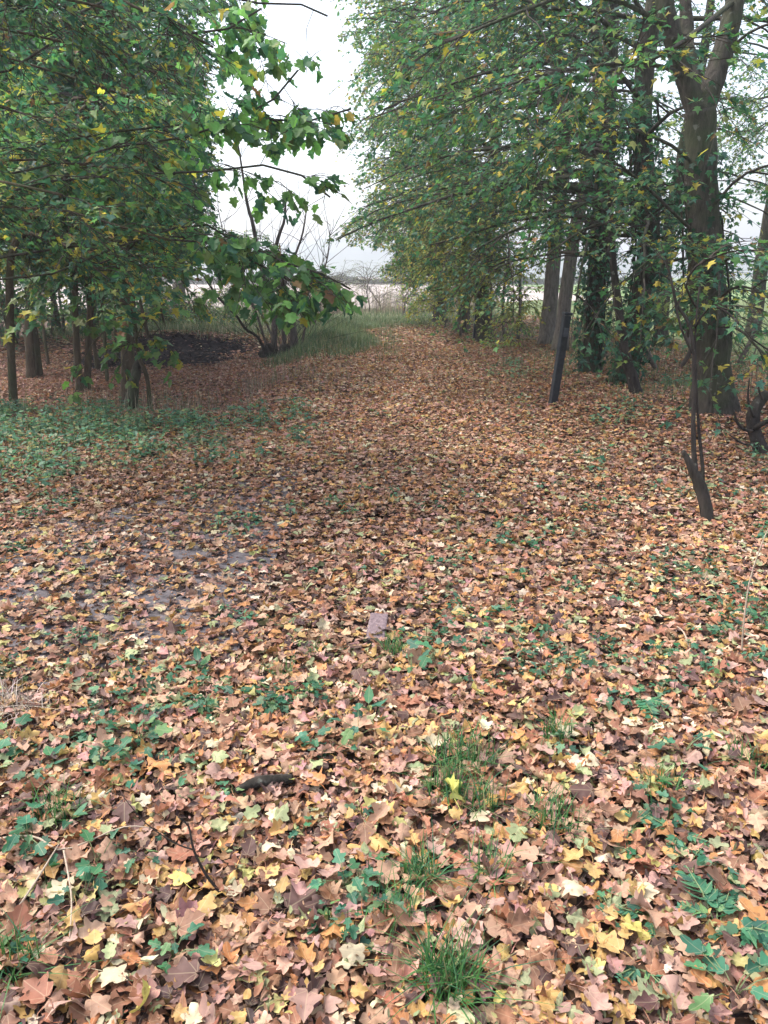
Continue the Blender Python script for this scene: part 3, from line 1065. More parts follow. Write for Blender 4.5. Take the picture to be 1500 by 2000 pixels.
thicket('dense yellow-green hazel bush drooping to the track edge on the right', [(1010, 690, 17.0), (985, 684, 17.6), (960, 680, 18.2)], 18, 12, 3.8, (.9, 1.9), PAL_HAZEL, (.06, .10), keep_right, 'hazel bushes right of the track')
thicket('yellow-tinged hazel bush farther along, beside the second dark post', [(930, 668, 19.6), (900, 660, 20.6), (915, 662, 21.4)], 20, 12, 3.8, (.9, 2.0), PAL_HAZEL, (.06, .10), keep_right, 'hazel bushes right of the track')
thicket('smaller hazel bush closing the row where the track ends', [(870, 648, 23.4), (845, 640, 25.0), (860, 640, 26.5)], 25, 11, 3.6, (.9, 2.0), PAL_HAZEL, (.07, .11), keep_right, 'hazel bushes right of the track')
thicket('loose olive bush growing between the trunks on the right', [(1290, 730, 11.8), (1320, 735, 12.2)], 12, 6, 1.6, (.5, 1.0), PAL_HAZEL, (.04, .07), keep_right, 'bushes behind the right-hand trunks', nsec=6, ntwig=5, nleaf=5)
thicket('low olive bush at the foot of the ivy-clad trunks', [(1180, 715, 13.6), (1120, 700, 14.6)], 14, 6, 1.5, (.5, 1.0), PAL_HAZEL, (.04, .07), keep_right, 'bushes behind the right-hand trunks', nsec=6, ntwig=5, nleaf=5)
thicket('pale green bush at the meadow edge on the far right', [(1440, 700, 12.5), (1490, 705, 12.2)], 12, 6, 1.5, (.5, 1.0), PAL_BRIGHT, (.04, .07), keep_right, 'bushes behind the right-hand trunks', nsec=6, ntwig=5, nleaf=5)

# young twin-stemmed sapling in front of the big maple
st1 = A((1362, 985, 5.6), (1356, 900, 5.62), (1354, 820, 5.65), (1356, 720, 5.7), (1348, 640, 5.75), (1322, 595, 5.8), (1316, 560, 5.8))
st2 = A((1368, 985, 5.6), (1373, 920, 5.6), (1366, 850, 5.65), (1360, 760, 5.7), (1358, 660, 5.75), (1366, 560, 5.8))
lb = [resample(A((1352, 690, 5.7), (1330, 640, 5.75), (1318, 585, 5.8), (1310, 540, 5.85)), 7),
      resample(A((1358, 640, 5.75), (1385, 600, 5.6), (1420, 610, 5.5), (1450, 640, 5.4)), 7),
      resample(A((1360, 600, 5.75), (1340, 560, 5.5), (1360, 520, 5.4), (1400, 500, 5.3)), 7)]
tree('spindly young tree with two thin stems in front of the big maple', [st1, st2], [(.022, .018, .016, .014, .012, .01, .006), (.016, .014, .012, .01, .008, .006)], M_barkD, [],
     dict(nsec=8, sec_len=(.25, .6), ntwig=4, twig_len=(.15, .3), nleaf=5, leaf=(.05, .085), pal=PAL_DARK, tpl=T_LOW, t0=.3), name='sapling', extra_limbs=lb, limb_r=.012, flare=0.3, seed=12, k=8)

# ---- left-hand wood
LW = 'young trees in the wood on the left'
LEFTP = dict(nsec=15, sec_len=(.6, 1.4), ntwig=8, nleaf=8, leaf=(.06, .10), pal=PAL_DARK, tpl=T_LOW, keep=keep_left)


def lefttree(label, stems, rads, n, L, z0=1.6, z1=6.2, pal=PAL_DARK, leaf=(.06, .10), az=90, spread=150, mat=None, seed=0, nsec=16, el=(0, 35), droop=.25, tops=False):
    rads = [tuple(v * (.9 if k1 else .60) for v in r) for r in rads for k1 in (seed == 20,)]
    z0 -= .25
    return tree(label, stems, rads, mat or M_barkL, [(i, n, z0, z1, az, spread, L, el, droop) for i in range(len(stems))],
                dict(LEFTP, pal=pal, leaf=leaf, nsec=nsec, tops=tops, nleaf=9), name='young_tree', group=LW, flare=.35, seed=seed, limb_r=.022)


Yb = gp(245, 757)[1]
st = A((246, 757, Yb), (247, 640, Yb), (244, 480, Yb + .05), (246, 330, Yb + .1), (247, 180, Yb + .1), (248, 40, Yb + .15), (250, -160, Yb + .2))
lefttree('straight brown tree nearest in the left wood, beside a leaning grey stump', [st], [(.115, .10, .095, .09, .08, .07, .05)], 20, (1.2, 2.8), seed=20, z0=2.0, z1=5.2, pal=PAL_DARK)
b = gp(152, 738)
lefttree('twin-stemmed mossy tree left of the nearest brown tree', [A((152, 738, b[1]), (148, 640, b[1]), (147, 540, b[1]), (160, 400, b[1]), (150, 150, b[1]), (150, -120, b[1])),
                                                                   A((166, 735, b[1] + .1), (174, 640, b[1] + .1), (182, 560, b[1] + .1), (185, 420, b[1] + .2), (205, 150, b[1] + .3), (220, -120, b[1] + .3))],
         [(.085, .08, .075, .07, .06, .04), (.085, .075, .07, .065, .06, .04)], 12, (1.2, 2.6), seed=21, z0=1.8)
b = gp(62, 712)
lefttree('two crossing trunks standing together near the left edge', [A((58, 712, b[1]), (56, 640, b[1]), (64, 560, b[1]), (74, 480, b[1]), (80, 200, b[1]), (80, -60, b[1])),
                                                                    A((72, 708, b[1] + .2), (66, 640, b[1] + .2), (52, 560, b[1] + .2), (40, 480, b[1] + .2), (20, 200, b[1] + .3), (10, -60, b[1] + .3))],
         [(.12, .11, .10, .095, .08, .05), (.10, .09, .085, .08, .07, .05)], 12, (1.3, 2.8), seed=22, z0=2.0)
for k, (px, py, r, lab) in enumerate(((188, 700, .06, 'slender pole of a tree just right of the twin-stemmed tree'),
                                      (207, 722, .05, 'thin dark sapling between the twin-stemmed and nearest brown trees'),
                                      (118, 655, .13, 'dark upright tree deeper in the wood, right of the crossing trunks'),
                                      (28, 668, .12, 'shaded tree deep in the wood at the left edge'),
                                      (228, 690, .05, 'thin straight stem seen left behind the nearest brown tree'),
                                      (292, 668, .06, 'slim tree beside the mulch mound'),
                                      (-40, 700, .13, 'leafy tree cut by the left edge of the view'),
                                      (172, 672, .06, 'thin pole deep between the slender pole and the dark upright tree'),
                                      (92, 690, .055, 'thin pole just right of the crossing trunks'),
                                      (260, 640, .08, 'dim trunk deep in the wood behind the nearest brown tree'),
                                      (140, 640, .09, 'dim trunk farthest back, behind the twin-stemmed tree'),
                                      (325, 650, .05, 'slight sapling at the right rim of the wood above the mulch heap'))):
    b = gp(px, py)
    lefttree(lab, [up(b[0], b[1], 7.5, (rng.normal(0, .3), 0))], [(r, r * .92, r * .8, r * .65, r * .4)], 9, (1.2, 2.6), seed=23 + k, z0=1.9, z1=7.0,
             pal=PAL_DARK if k % 2 else PAL_YELLOWING)
# leaning sapling with yellowing leaves, left edge
b = gp(20, 745)
st = A((18, 745, 9.6), (20, 640, 9.4), (22, 500, 9.0), (60, 425, 8.6), (92, 360, 8.3), (112, 300, 8.1), (160, 235, 7.9), (240, 190, 7.8))
tree('bent sapling with yellowing leaves at the left edge', [st], [(.05, .045, .04, .036, .032, .028, .02, .012)], M_barkL,
     [(0, 12, 1.8, 3.6, 90, 170, (.8, 1.8), (-5, 30), .25)], dict(LEFTP, pal=PAL_YELLOWING, leaf=(.08, .13), tops=True, nsec=8), name='sapling', group=LW, flare=.3, seed=33, k=8)

# maple just outside the left edge: its big-leaved boughs hang into the view
tx, ty = -4.1, 5.6
tr_ = [(tx, ty, 0), (tx + .05, ty, 1.5), (tx - .05, ty + .1, 3.0), (tx, ty, 4.6), (tx, ty, 6.5)]


def off(z):
    return np.array((tx, ty, z))


mlimbs = [resample([off(z)] + A(*q), 16) + np.cumsum(np.random.default_rng(int(z * 10)).normal(0, .028, (16, 3)) * np.array((.5, 1, 1)), 0) for z, q in (
    (2.0, [(-60, 360, 5.7), (120, 300, 5.8), (300, 245, 6.0), (430, 215, 6.2), (540, 180, 6.4), (600, 130, 6.5)]),
    (2.8, [(-60, 200, 5.6), (120, 100, 5.7), (300, 90, 5.9), (420, 70, 6.1), (520, 30, 6.2)]),
    (1.5, [(-60, 520, 5.6), (120, 490, 5.8), (280, 470, 5.9), (400, 472, 6.0), (500, 500, 6.1), (590, 540, 6.15), (650, 580, 6.2)]),
    (1.9, [(-60, 400, 5.8), (150, 360, 6.0), (330, 330, 6.2), (480, 310, 6.4), (580, 320, 6.5), (650, 380, 6.6)]),
    (2.2, [(-60, 300, 6.0), (200, 240, 6.2), (420, 235, 6.5), (560, 250, 6.7), (680, 250, 6.8)]),
    (1.4, [(-60, 560, 5.9), (150, 520, 6.0), (300, 480, 6.1), (400, 450, 6.2), (455, 475, 6.2), (495, 545, 6.2)]),
    (1.6, [(-60, 500, 5.7), (150, 470, 5.9), (330, 436, 6.0), (470, 450, 6.1), (560, 490, 6.15), (620, 520, 6.2), (675, 570, 6.2)]),
    (3.0, [(-60, 120, 6.4), (200, 20, 6.6), (420, 10, 6.8), (560, 30, 7.0), (640, 60, 7.2)]),
    )]


tree('large maple at the left edge with big-leaved boughs hanging into the gap', [tr_], [(.2, .18, .16, .13, .08)], M_bark, [],
     dict(nsec=11, sec_len=(.3, .8), ntwig=5, twig_len=(.15, .35), nleaf=5, leaf=(.07, .115), pal=[(TEAL, 10), (GREEN, 28), (MIDG, 30), ((.16, .31, .09), 26), (OLG, 6), (YEL, 3), (BRL, 1)],
          tpl=T_MAPLE1, keep=keep_maple, t0=.32, hang=.9, flat=.5, sec_r=.007), name='maple_tree', extra_limbs=mlimbs, limb_r=.0065, seed=40)

# extra boughs of that maple reaching furthest into the gap are the ones drawn above
st = A((292, 790, 9.6), (288, 740, 9.6), (270, 690, 9.55), (262, 600, 9.5), (255, 520, 9.4), (240, 440, 9.3), (230, 350, 9.3))
lb = [resample(A(*q), 7) for q in ([(262, 640, 9.5), (235, 620, 9.2), (200, 650, 9.0), (175, 680, 8.8)], [(266, 660, 9.5), (290, 620, 9.3), (310, 640, 9.1), (320, 660, 9.0)],
                                   [(258, 560, 9.4), (220, 530, 9.1), (180, 550, 8.9)], [(258, 540, 9.4), (300, 520, 9.2), (350, 540, 9.1), (370, 580, 9.0)], [(268, 685, 9.5), (255, 670, 9.2), (245, 690, 9.0)],
                                   [(250, 490, 9.4), (290, 450, 9.2), (340, 450, 9.0)], [(246, 470, 9.4), (200, 450, 9.2), (150, 470, 9.0)])]
tree('slim sapling with bright green and yellow leaves in front of the nearest brown tree', [st], [(.028, .025, .022, .02, .017, .013, .008)], M_barkL, [],
     dict(nsec=9, sec_len=(.25, .55), ntwig=4, twig_len=(.12, .3), nleaf=4, leaf=(.07, .115), pal=[(MIDG, 40), ((.16, .26, .07), 30), (OLG, 14), (YEL, 12), (GREEN, 14)], tpl=T_MAPLE1, t0=.1, hang=.7),
     name='sapling', group=LW, extra_limbs=lb, limb_r=.012, flare=.2, seed=34, k=7)

# fine-leaved young maple standing just outside the left edge, nearer than the wood
fx, fy = -3.7, 5.1
root, paths, limbs = tree('fine-leaved young maple leaning in over the left edge, green and yellow', [[(fx, fy, 0), (fx + .1, fy, 1.4), (fx + .15, fy + .1, 2.8), (fx + .3, fy + .1, 4.2)]], [(.09, .08, .06, .03)], M_barkL,
     [(0, 12, 1.9, 3.6, 78, 32, (1.5, 2.9), (-4, 22), .22)], dict(LEFTP, keep=keep_left, pal=PAL_DARK + [(YEL, 5), (OLG, 5)], leaf=(.035, .062), nsec=11, sec_len=(.35, .9), ntwig=7, twig_len=(.15, .35), nleaf=8, sec_r=.006, droop=.3), name='young_tree', group=LW, flare=.3, limb_r=.008, seed=36)

# gnarled small tree out at the field edge
b = at(345, 606, 30.0)
st = A((345, 606, 30), (347, 575, 30), (352, 550, 30.1), (340, 520, 30.3), (325, 470, 30.5))
st2 = A((350, 560, 30), (362, 545, 30), (372, 520, 29.8), (385, 480, 29.6))
tree('small gnarled tree with forked pale trunk at the field edge', [st, st2], [(.28, .24, .2, .12, .06), (.16, .13, .1, .05)], M_barkP,
     [(0, 9, 1.2, 3.4, 0, 180, (1.2, 2.4), (5, 50), .2), (1, 8, 1.2, 3.2, 0, 180, (1.2, 2.4), (5, 50), .2)],
     dict(nsec=7, sec_len=(.5, 1.1), ntwig=5, nleaf=6, leaf=(.10, .16), pal=PAL_ROWFAR, tpl=T_OVALL), name='field_tree', flare=.2, seed=41)

# understorey behind the left wood
for k, (px, py, lab) in enumerate(((20, 668, 'dark leafy bush at the left edge behind the crossing trunks'), (110, 660, 'green bush behind the twin-stemmed tree'),
                                   (200, 655, 'bush with a few yellow leaves behind the nearest brown tree'), (300, 640, 'low grey-green bush above the mulch mound'),
                                   (410, 636, 'pale bramble bush left of the coppiced shrub'))):
    b = gp(px, py)
    Yq = min(b[1], 25)
    thicket(lab, [(px - 12, py, Yq), (px + 14, py, Yq + .5)], Yq, 13, 2.0 if k < 3 else 1.0, (.7, 1.5) if k < 3 else (.5, 1.0), PAL_DARK if k < 3 else PAL_ROWFAR, (.07, .11), None,
            'bushes behind the left wood', nsec=6, ntwig=5, nleaf=6, az=0, spread=180, name='leafy_bush')

for px, Yq, lab in ((800, 30.0, 'pale leafless scrub bush at the right side of the track end'), (650, 31.0, 'pale leafless scrub bush behind the smaller coppiced shrub'), (735, 33.0, 'wispy pale scrub straight ahead where the track ends')):
    thicket(lab, [(px - 14, 618, Yq), (px + 10, 618, Yq + .4)], Yq, 12, 1.5, (.5, 1.1), [((.30, .30, .20), 3), ((.36, .30, .24), 3), ((.24, .28, .15), 2)], (.03, .06), None,
            'scrub bushes at the field edge', nsec=6, ntwig=4, nleaf=3, az=0, spread=180, name='scrub_bush', el=(20, 70), droop=.1)

# coppiced shrub with several stems from a dark stool
Ys = gp(545, 682)[1]


def shrub(label, stems_px, radii, base_px, Y, whips, mound_r, seed):
    b = at(*base_px, Y)
    z = float(gz(b[0], b[1]))
    root = empty('coppiced_shrub', (b[0], b[1], z), label, 'shrub', 'coppiced shrubs left of the track')
    for i, (s, r) in enumerate(zip(stems_px, radii)):
        P = A(*[(x, y, Y + dy) for x, y, dy in s])
        P[0][2] = z - .05 if i < 99 else P[0][2]
        stem_mesh('stem', P, tuple(v * .42 for v in r), M_barkS if i != 2 else M_barkD, root, k=8, n=18, flare=.25, rough=.12, seed=seed + i)
    # knobbly stool
    m = MB()
    q = np.random.default_rng(seed)
    for i in range(9):
        a = q.uniform(0, 6.28)
        c = np.array((b[0] + math.cos(a) * mound_r * q.uniform(.1, 1), b[1] + math.sin(a) * mound_r * .6 * q.uniform(.1, 1), z - .05))
        tip = c + np.array((math.cos(a) * .10, math.sin(a) * .08, q.uniform(.12, .34) * mound_r / .35))
        V, F = tube(resample([c, (c + tip) / 2 + q.normal(0, .015, 3), tip], 7), [.11, .12, .10, .11, .09, .085, .04], 9, .25, seed + i)
        m.add(V, F, smooth=True)
    m.build('stool', [M_barkD], root)
    m = MB()
    Ps = []
    for i in range(whips):
        a = q.uniform(-1.3, 1.3)
        L = q.uniform(.8, 2.0)
        t = np.linspace(0, 1, 5)[:, None]
        p0 = np.array((b[0] + q.normal(0, mound_r * .6), b[1] + q.normal(0, .2), z))
        d = np.array((math.sin(a), q.normal(0, .35), abs(math.cos(a)) * .9 + .2))
        Ps.append(p0 + d * L * t + np.array((0, 0, -.12)) * L * t * t + np.cumsum(q.normal(0, .03, (5, 3)), 0))
    for s in stems_px:
        P = resample(A(*[(x, y, Y + dy) for x, y, dy in s]), 30)
        for i in range(int(whips * .5)):
            k = int(q.integers(8, 30))
            a, L = q.uniform(-1.2, 1.2), q.uniform(.3, 1.1)
            t = np.linspace(0, 1, 5)[:, None]
            Ps.append(P[k] + np.array((math.sin(a), q.normal(0, .4), abs(math.cos(a)) + .2)) * L * t + np.cumsum(q.normal(0, .02, (5, 3)), 0) * (t > 0))
    V, F = prisms(np.array(Ps), .008, .0025)
    m.add(V, F)
    m.build('whips', [M_twig], root)['kind'] = 'stuff'
    return root


shrub('many-stemmed bare coppiced shrub on a black stool left of the track',
      [[(576, 672, 0), (570, 630, 0), (556, 580, 0), (546, 535, 0), (538, 500, 0), (543, 465, 0), (556, 427, 0), (558, 380, 0)],
       [(532, 670, .1), (536, 625, .1), (530, 590, .1), (517, 548, .1), (505, 500, .1), (493, 433, .1), (483, 400, .1), (468, 300, .1), (455, 230, .1)],
       [(522, 672, -.1), (505, 660, -.2), (480, 643, -.3), (462, 617, -.4), (428, 583, -.5), (400, 543, -.5), (380, 510, -.5)],
       [(545, 668, .5), (515, 620, .6), (485, 590, .7), (455, 567, .7), (425, 545, .7)],
       [(556, 672, .45), (552, 610, .5), (556, 560, .5), (572, 510, .55), (590, 460, .55), (600, 400, .55)],
       [(526, 668, .3), (500, 610, .4), (470, 540, .4), (440, 470, .4), (425, 400, .4)],
       [(584, 670, .3), (600, 620, .4), (622, 560, .4), (640, 500, .4), (645, 440, .4)]],
      [(.21, .17, .15, .135, .12, .08, .06, .02), (.16, .14, .12, .11, .10, .09, .07, .04, .015), (.08, .07, .065, .06, .05, .035, .015), (.06, .05, .04, .03, .012),
       (.11, .09, .075, .06, .05, .02), (.07, .06, .05, .035, .012), (.07, .06, .055, .045, .035, .012)],
      (547, 680), Ys, 34, .36, 50)
shrub('smaller coppiced shrub with thin stems right of the larger one',
      [[(605, 655, 0), (606, 610, 0), (612, 570, 0), (604, 530, 0), (590, 500, 0)], [(612, 655, .1), (618, 610, .1), (614, 570, .1), (626, 520, .1)],
       [(600, 655, 0), (590, 620, 0), (575, 590, 0), (556, 560, 0)]],
      [(.07, .055, .045, .035, .015), (.055, .045, .035, .012), (.04, .035, .025, .012)], (608, 658), gp(608, 658)[1], 16, .24, 70)

# grey leaning stump stem beside the nearest brown tree
b = gp(262, 785)
e = empty('tree_stump', b, 'grey split stump leaning against the nearest brown tree on the left', 'stump')
P = A((254, 790, b[1]), (262, 750, b[1]), (270, 712, b[1] + .05), (276, 690, b[1] + .05))
P[0][2] = float(gz(P[0][0], P[0][1])) - .05
stem_mesh('trunk', P, (.075, .06, .05, .02), M_bark, e, k=9, n=12, flare=.3, rough=.2, seed=61)
print('crown leaves', n_leaves)

# ------------------------------------------------------------------ plants on the ground
def blades(x, y, h, wd, lean=.35, segs=3, g=rng, z=None):
    """grass blades as tapering strips -> V, F"""
    n = len(x)
    z0 = gz(x, y) if z is None else z
    a = g.uniform(0, 6.28, n)
    d = np.stack([np.cos(a), np.sin(a), np.zeros(n)], -1)
    s = np.stack([-np.sin(a), np.cos(a), np.zeros(n)], -1)
    ln = np.abs(g.normal(0, lean, n))[:, None]
    h = np.asarray(h).reshape(-1, 1) * np.ones((n, 1))
    rows = []
    for k in range(segs + 1):
        t = k / segs
        c = np.stack([x, y, z0 - .005], -1) + np.array((0, 0, 1.0)) * h * (t - ln * .45 * t * t) + d * (h * ln * 1.1 * t ** 1.8)
        ww = wd * (1 - t ** 1.6) * .5
        if k < segs:
            rows += [c - s * ww, c + s * ww]
        else:
            rows += [c]
    V = np.stack(rows, 1)
    m = V.shape[1]
    F = []
    for k in range(segs - 1):
        a0 = 2 * k
        F += [(a0, a0 + 1, a0 + 3), (a0, a0 + 3, a0 + 2)]
    F += [(2 * segs - 2, 2 * segs - 1, 2 * segs)]
    F = (np.array(F)[None] + (np.arange(n) * m)[:, None, None]).reshape(-1, 3)
    return V.reshape(-1, 3), F, m


GRASSG = [((.045, .14, .035), 40), ((.07, .17, .05), 25), ((.035, .11, .05), 25), ((.22, .22, .10), 10)]
GRASSP = [((.12, .17, .08), 34), ((.09, .15, .075), 30), ((.20, .22, .11), 22), ((.32, .29, .18), 12), ((.06, .11, .05), 16)]
DRY = [((.33, .25, .20), 34), ((.24, .18, .16), 26), ((.42, .34, .26), 20), ((.16, .12, .10), 20)]
WEED = [((.045, .155, .085), 40), ((.06, .18, .085), 30), ((.035, .115, .07), 24), ((.12, .22, .085), 10)]
COVER = [((.11, .23, .15), 36), ((.08, .18, .12), 28), ((.15, .26, .15), 24), ((.22, .28, .15), 12)]


def field_grass(name, label, n, xr, yr, dens, pal, h, wd, lean=.5):
    x = rng.uniform(*xr, n)
    y = rng.uniform(*yr, n)
    k = rng.random(n) < dens(x, y)
    x, y = x[k], y[k]
    V, F, m = blades(x, y, rng.uniform(*h, len(x)), wd, lean, 2)
    C = pick(pal, len(x)) * (.75 + .5 * vnoise(x, y, .8, 41))[:, None]
    b = MB()
    b.add(V, F, np.repeat(C, m, 0))
    o = b.build(name, [M_grass])
    return tag(o, label, name.replace('_', ' '), kind='stuff')


field_grass('verge_grass', 'pale green grass on the bank between the leafy hollow and the track', 70000, (-2.9, 1.6), (13.8, 28),
            lambda x, y: np.clip(sstep(-.15, -.65, x + .25 * np.sin(y)) * sstep(-2.6, -1.7, x + .15 * (y - 20) * (y > 20)) * sstep(14, 16, y) + .10 * np.exp(-((x - .1) / .28) ** 2) * sstep(13, 16, y) + .5 * sstep(23, 27, y), 0, 1), GRASSP, (.08, .26), .012)
field_grass('field_edge_grass', 'green and straw grass where the track meets the field', 60000, (-9, 4.5), (25.5, 36),
            lambda x, y: .45 + .4 * vnoise(x, y, 1.2, 44), GRASSP + [((.40, .38, .28), 30)], (.08, .26), .018)
field_grass('hollow_edge_grass', 'grey-green rough grass round the back of the leafy hollow', 42000, (-9, -2.0), (18.2, 26),
            lambda x, y: .36 * vnoise(x, y, .9, 45) * sstep(18.2, 20, y), GRASSP + [((.40, .38, .28), 20)], (.10, .38), .014)
field_grass('row_foot_grass', 'straggly grass along the foot of the right-hand tree row', 26000, (1.6, 6.5), (8.5, 24),
            lambda x, y: np.clip(.75 * vnoise(x, y, .7, 46) ** 1.5 * sstep(1.7, 2.9, x - .04 * (20 - y)), 0, 1), GRASSP, (.06, .24), .010)
field_grass('dry_stalks', 'thin dry pinkish weed stalks standing along the field edge', 12000, (-10, 4.2), (30, 38),
            lambda x, y: .15 + .85 * sstep(.45, .7, vnoise(x, y, 1.3, 47)), DRY, (.5, 1.6), .012, .25)
field_grass('hollow_weeds', 'sparse dry weed stems in the leafy hollow left of the track', 2600, (-4.6, -.5), (8.6, 12.2),
            lambda x, y: sstep(.5, .75, vnoise(x, y, .8, 48)), DRY + [((.10, .14, .07), 60)], (.12, .42), .006, .35)


def cover(name, label, n, xr, yr, dens, pal, tpl, size, zr, mat):
    x = rng.uniform(*xr, n)
    y = rng.uniform(*yr, n)
    k = rng.random(n) < dens(x, y)
    x, y = x[k], y[k]
    m = 9
    n = len(x)
    hh = rng.uniform(*zr, n)
    a = rng.uniform(0, 6.28, (n, m))
    t = np.linspace(.25, 1, m)[None]
    r = (.085 * (1.15 - t * .75)) * rng.uniform(.5, 1.3, (n, m))
    px = x[:, None] + np.cos(a) * r * .6
    py = y[:, None] + np.sin(a) * r * .6
    pz = gz(x, y)[:, None] + hh[:, None] * t
    X = np.stack([np.cos(a), np.sin(a), rng.normal(-.25, .25, (n, m))], -1).reshape(-1, 3)
    P = np.stack([px, py, pz], -1).reshape(-1, 3)
    N = nrm(np.stack([rng.normal(0, .3, n * m), rng.normal(0, .3, n * m), np.ones(n * m)], -1))
    C = pick(pal, n * m) * np.repeat(.75 + .5 * vnoise(x, y, .5, 51), m)[:, None]
    b = MB()
    b.add(*leaf_batch(tpl, P, X, N, rng.uniform(*size, n * m), C, .25, .3))
    S = np.stack([np.stack([x, y, gz(x, y) - .01], -1), np.stack([x, y, gz(x, y) + hh], -1)], 1)
    V, F = prisms(S, .0025, .0012)
    b.add(V, F, (.08, .12, .05))
    return tag(b.build(name, [mat]), label, name.replace('_', ' '), kind='stuff')


cover('ground_cover', 'low bluish-green nettle and weed cover in front of the left wood', 5200, (-6.6, -.6), (5.0, 10.2),
      lambda x, y: np.clip(sstep(.44, .74, vnoise(x, y, .8, 52) * .5 + vnoise(x, y, .25, 53) * .5 + .14 * sstep(-1.8, -3.4, x)) * sstep(-.4, -1.5, x + .5 * (vnoise(x, y, .6, 58) - .5)) * sstep(5.0, 6.0, y + 1.2 * (vnoise(x, y, .5, 59) - .5)) * sstep(9.6, 8.0, y)
                           + .35 * sstep(-2.6, -3.6, x) * sstep(8, 8.6, y) * vnoise(x, y, .5, 54), 0, 1), COVER + [((.30, .30, .13), 8), ((.30, .20, .10), 6)], T_NET, (.03, .075), (.03, .22), M_green)
cover('track_weeds', 'scattered small green weeds among the leaves at the foot of the right-hand row', 2200, (1.2, 5.6), (4.2, 14),
      lambda x, y: .8 * sstep(.58, .80, vnoise(x, y, .5, 55)) * sstep(1.3, 2.6, x), COVER, T_NET, (.03, .065), (.04, .18), M_green)


cover('seedlings', 'small green seedlings peeping out between the fallen leaves', 4200, (-2.6, 3.2), (1.1, 6),
      lambda x, y: .9 * sstep(.53, .76, vnoise(x, y, .42, 56) * .65 + vnoise(x, y, .13, 57) * .35 + .09 * sstep(-.1, .9, x)) * sstep(6, 4, y), COVER + WEED, T_FIELD1, (.018, .042), (.03, .085), M_green)


def landed(px, py):
    p = gp(px, py)
    p[2] = float(gz(p[0], p[1]))
    return p


LAND = []       # landmarks for describing single leaves


def make_tuft(px, py, n, h, r, label, wd=.0042):
    p = landed(px, py)
    p[2] += .012
    a, q = rng.uniform(0, 6.28, n), rng.uniform(0, 1, n) ** .7 * r
    V, F, m = blades(p[0] + np.cos(a) * q, p[1] + np.sin(a) * q, rng.uniform(h * .35, h, n), wd, .85, 4, z=np.full(n, p[2]))
    e = MB()
    e.add(V, F, np.repeat(pick(GRASSG, n), m, 0))
    root = bpy.data.objects.new('tmp', None)
    root.location = p
    o = e.build('grass_tuft', [M_grass], root)
    o.parent = None
    o.location = p
    bpy.data.objects.remove(root)
    tag(o, label, 'grass tuft', 'grass tufts among the fallen leaves')


for px, py, n, h, r, lab in (
        (905, 1500, 110, .105, .10, 'widest grass tuft, arching green blades right of the middle'),
        (880, 1940, 110, .125, .06, 'tallest bright green grass tuft, close to the bottom edge'),
        (822, 1730, 60, .10, .05, 'slim grass tuft left of and behind the tallest one'),
        (1082, 1620, 60, .09, .07, 'thin grass tuft right of the yellow upright leaf'),
        (1088, 1450, 55, .09, .05, 'short upright grass tuft behind and right of the widest tuft'),
        (930, 1590, 45, .10, .08, 'sparse grass tuft just in front of the widest tuft'),
        (868, 1560, 50, .10, .06, 'sparse grass tuft beside the yellow upright leaf'),
        (768, 1285, 60, .085, .045, 'little grass tuft growing against the mauve brick'),
        (1290, 1545, 40, .08, .06, 'small grass tuft among weeds near the right edge'),
        (1455, 1500, 40, .08, .06, 'dark small grass tuft at the right edge'),
        (115, 1600, 50, .08, .07, 'flattened grass tuft near the left edge'),
        (770, 1790, 35, .09, .06, 'few grass blades left of the slim grass tuft'),
        (955, 1720, 35, .09, .06, 'few grass blades between the slim and thin grass tufts'),
        (620, 1290, 35, .07, .07, 'low grass blades left of the mauve brick'),
        (15, 1900, 45, .10, .07, 'grass blades in the bottom left corner'),
        (540, 1330, 35, .07, .07, 'low grass blades in front of the round-leaved weeds')):
    make_tuft(px, py, int(n * 1.9), h * 1.5, r * 1.05, lab)


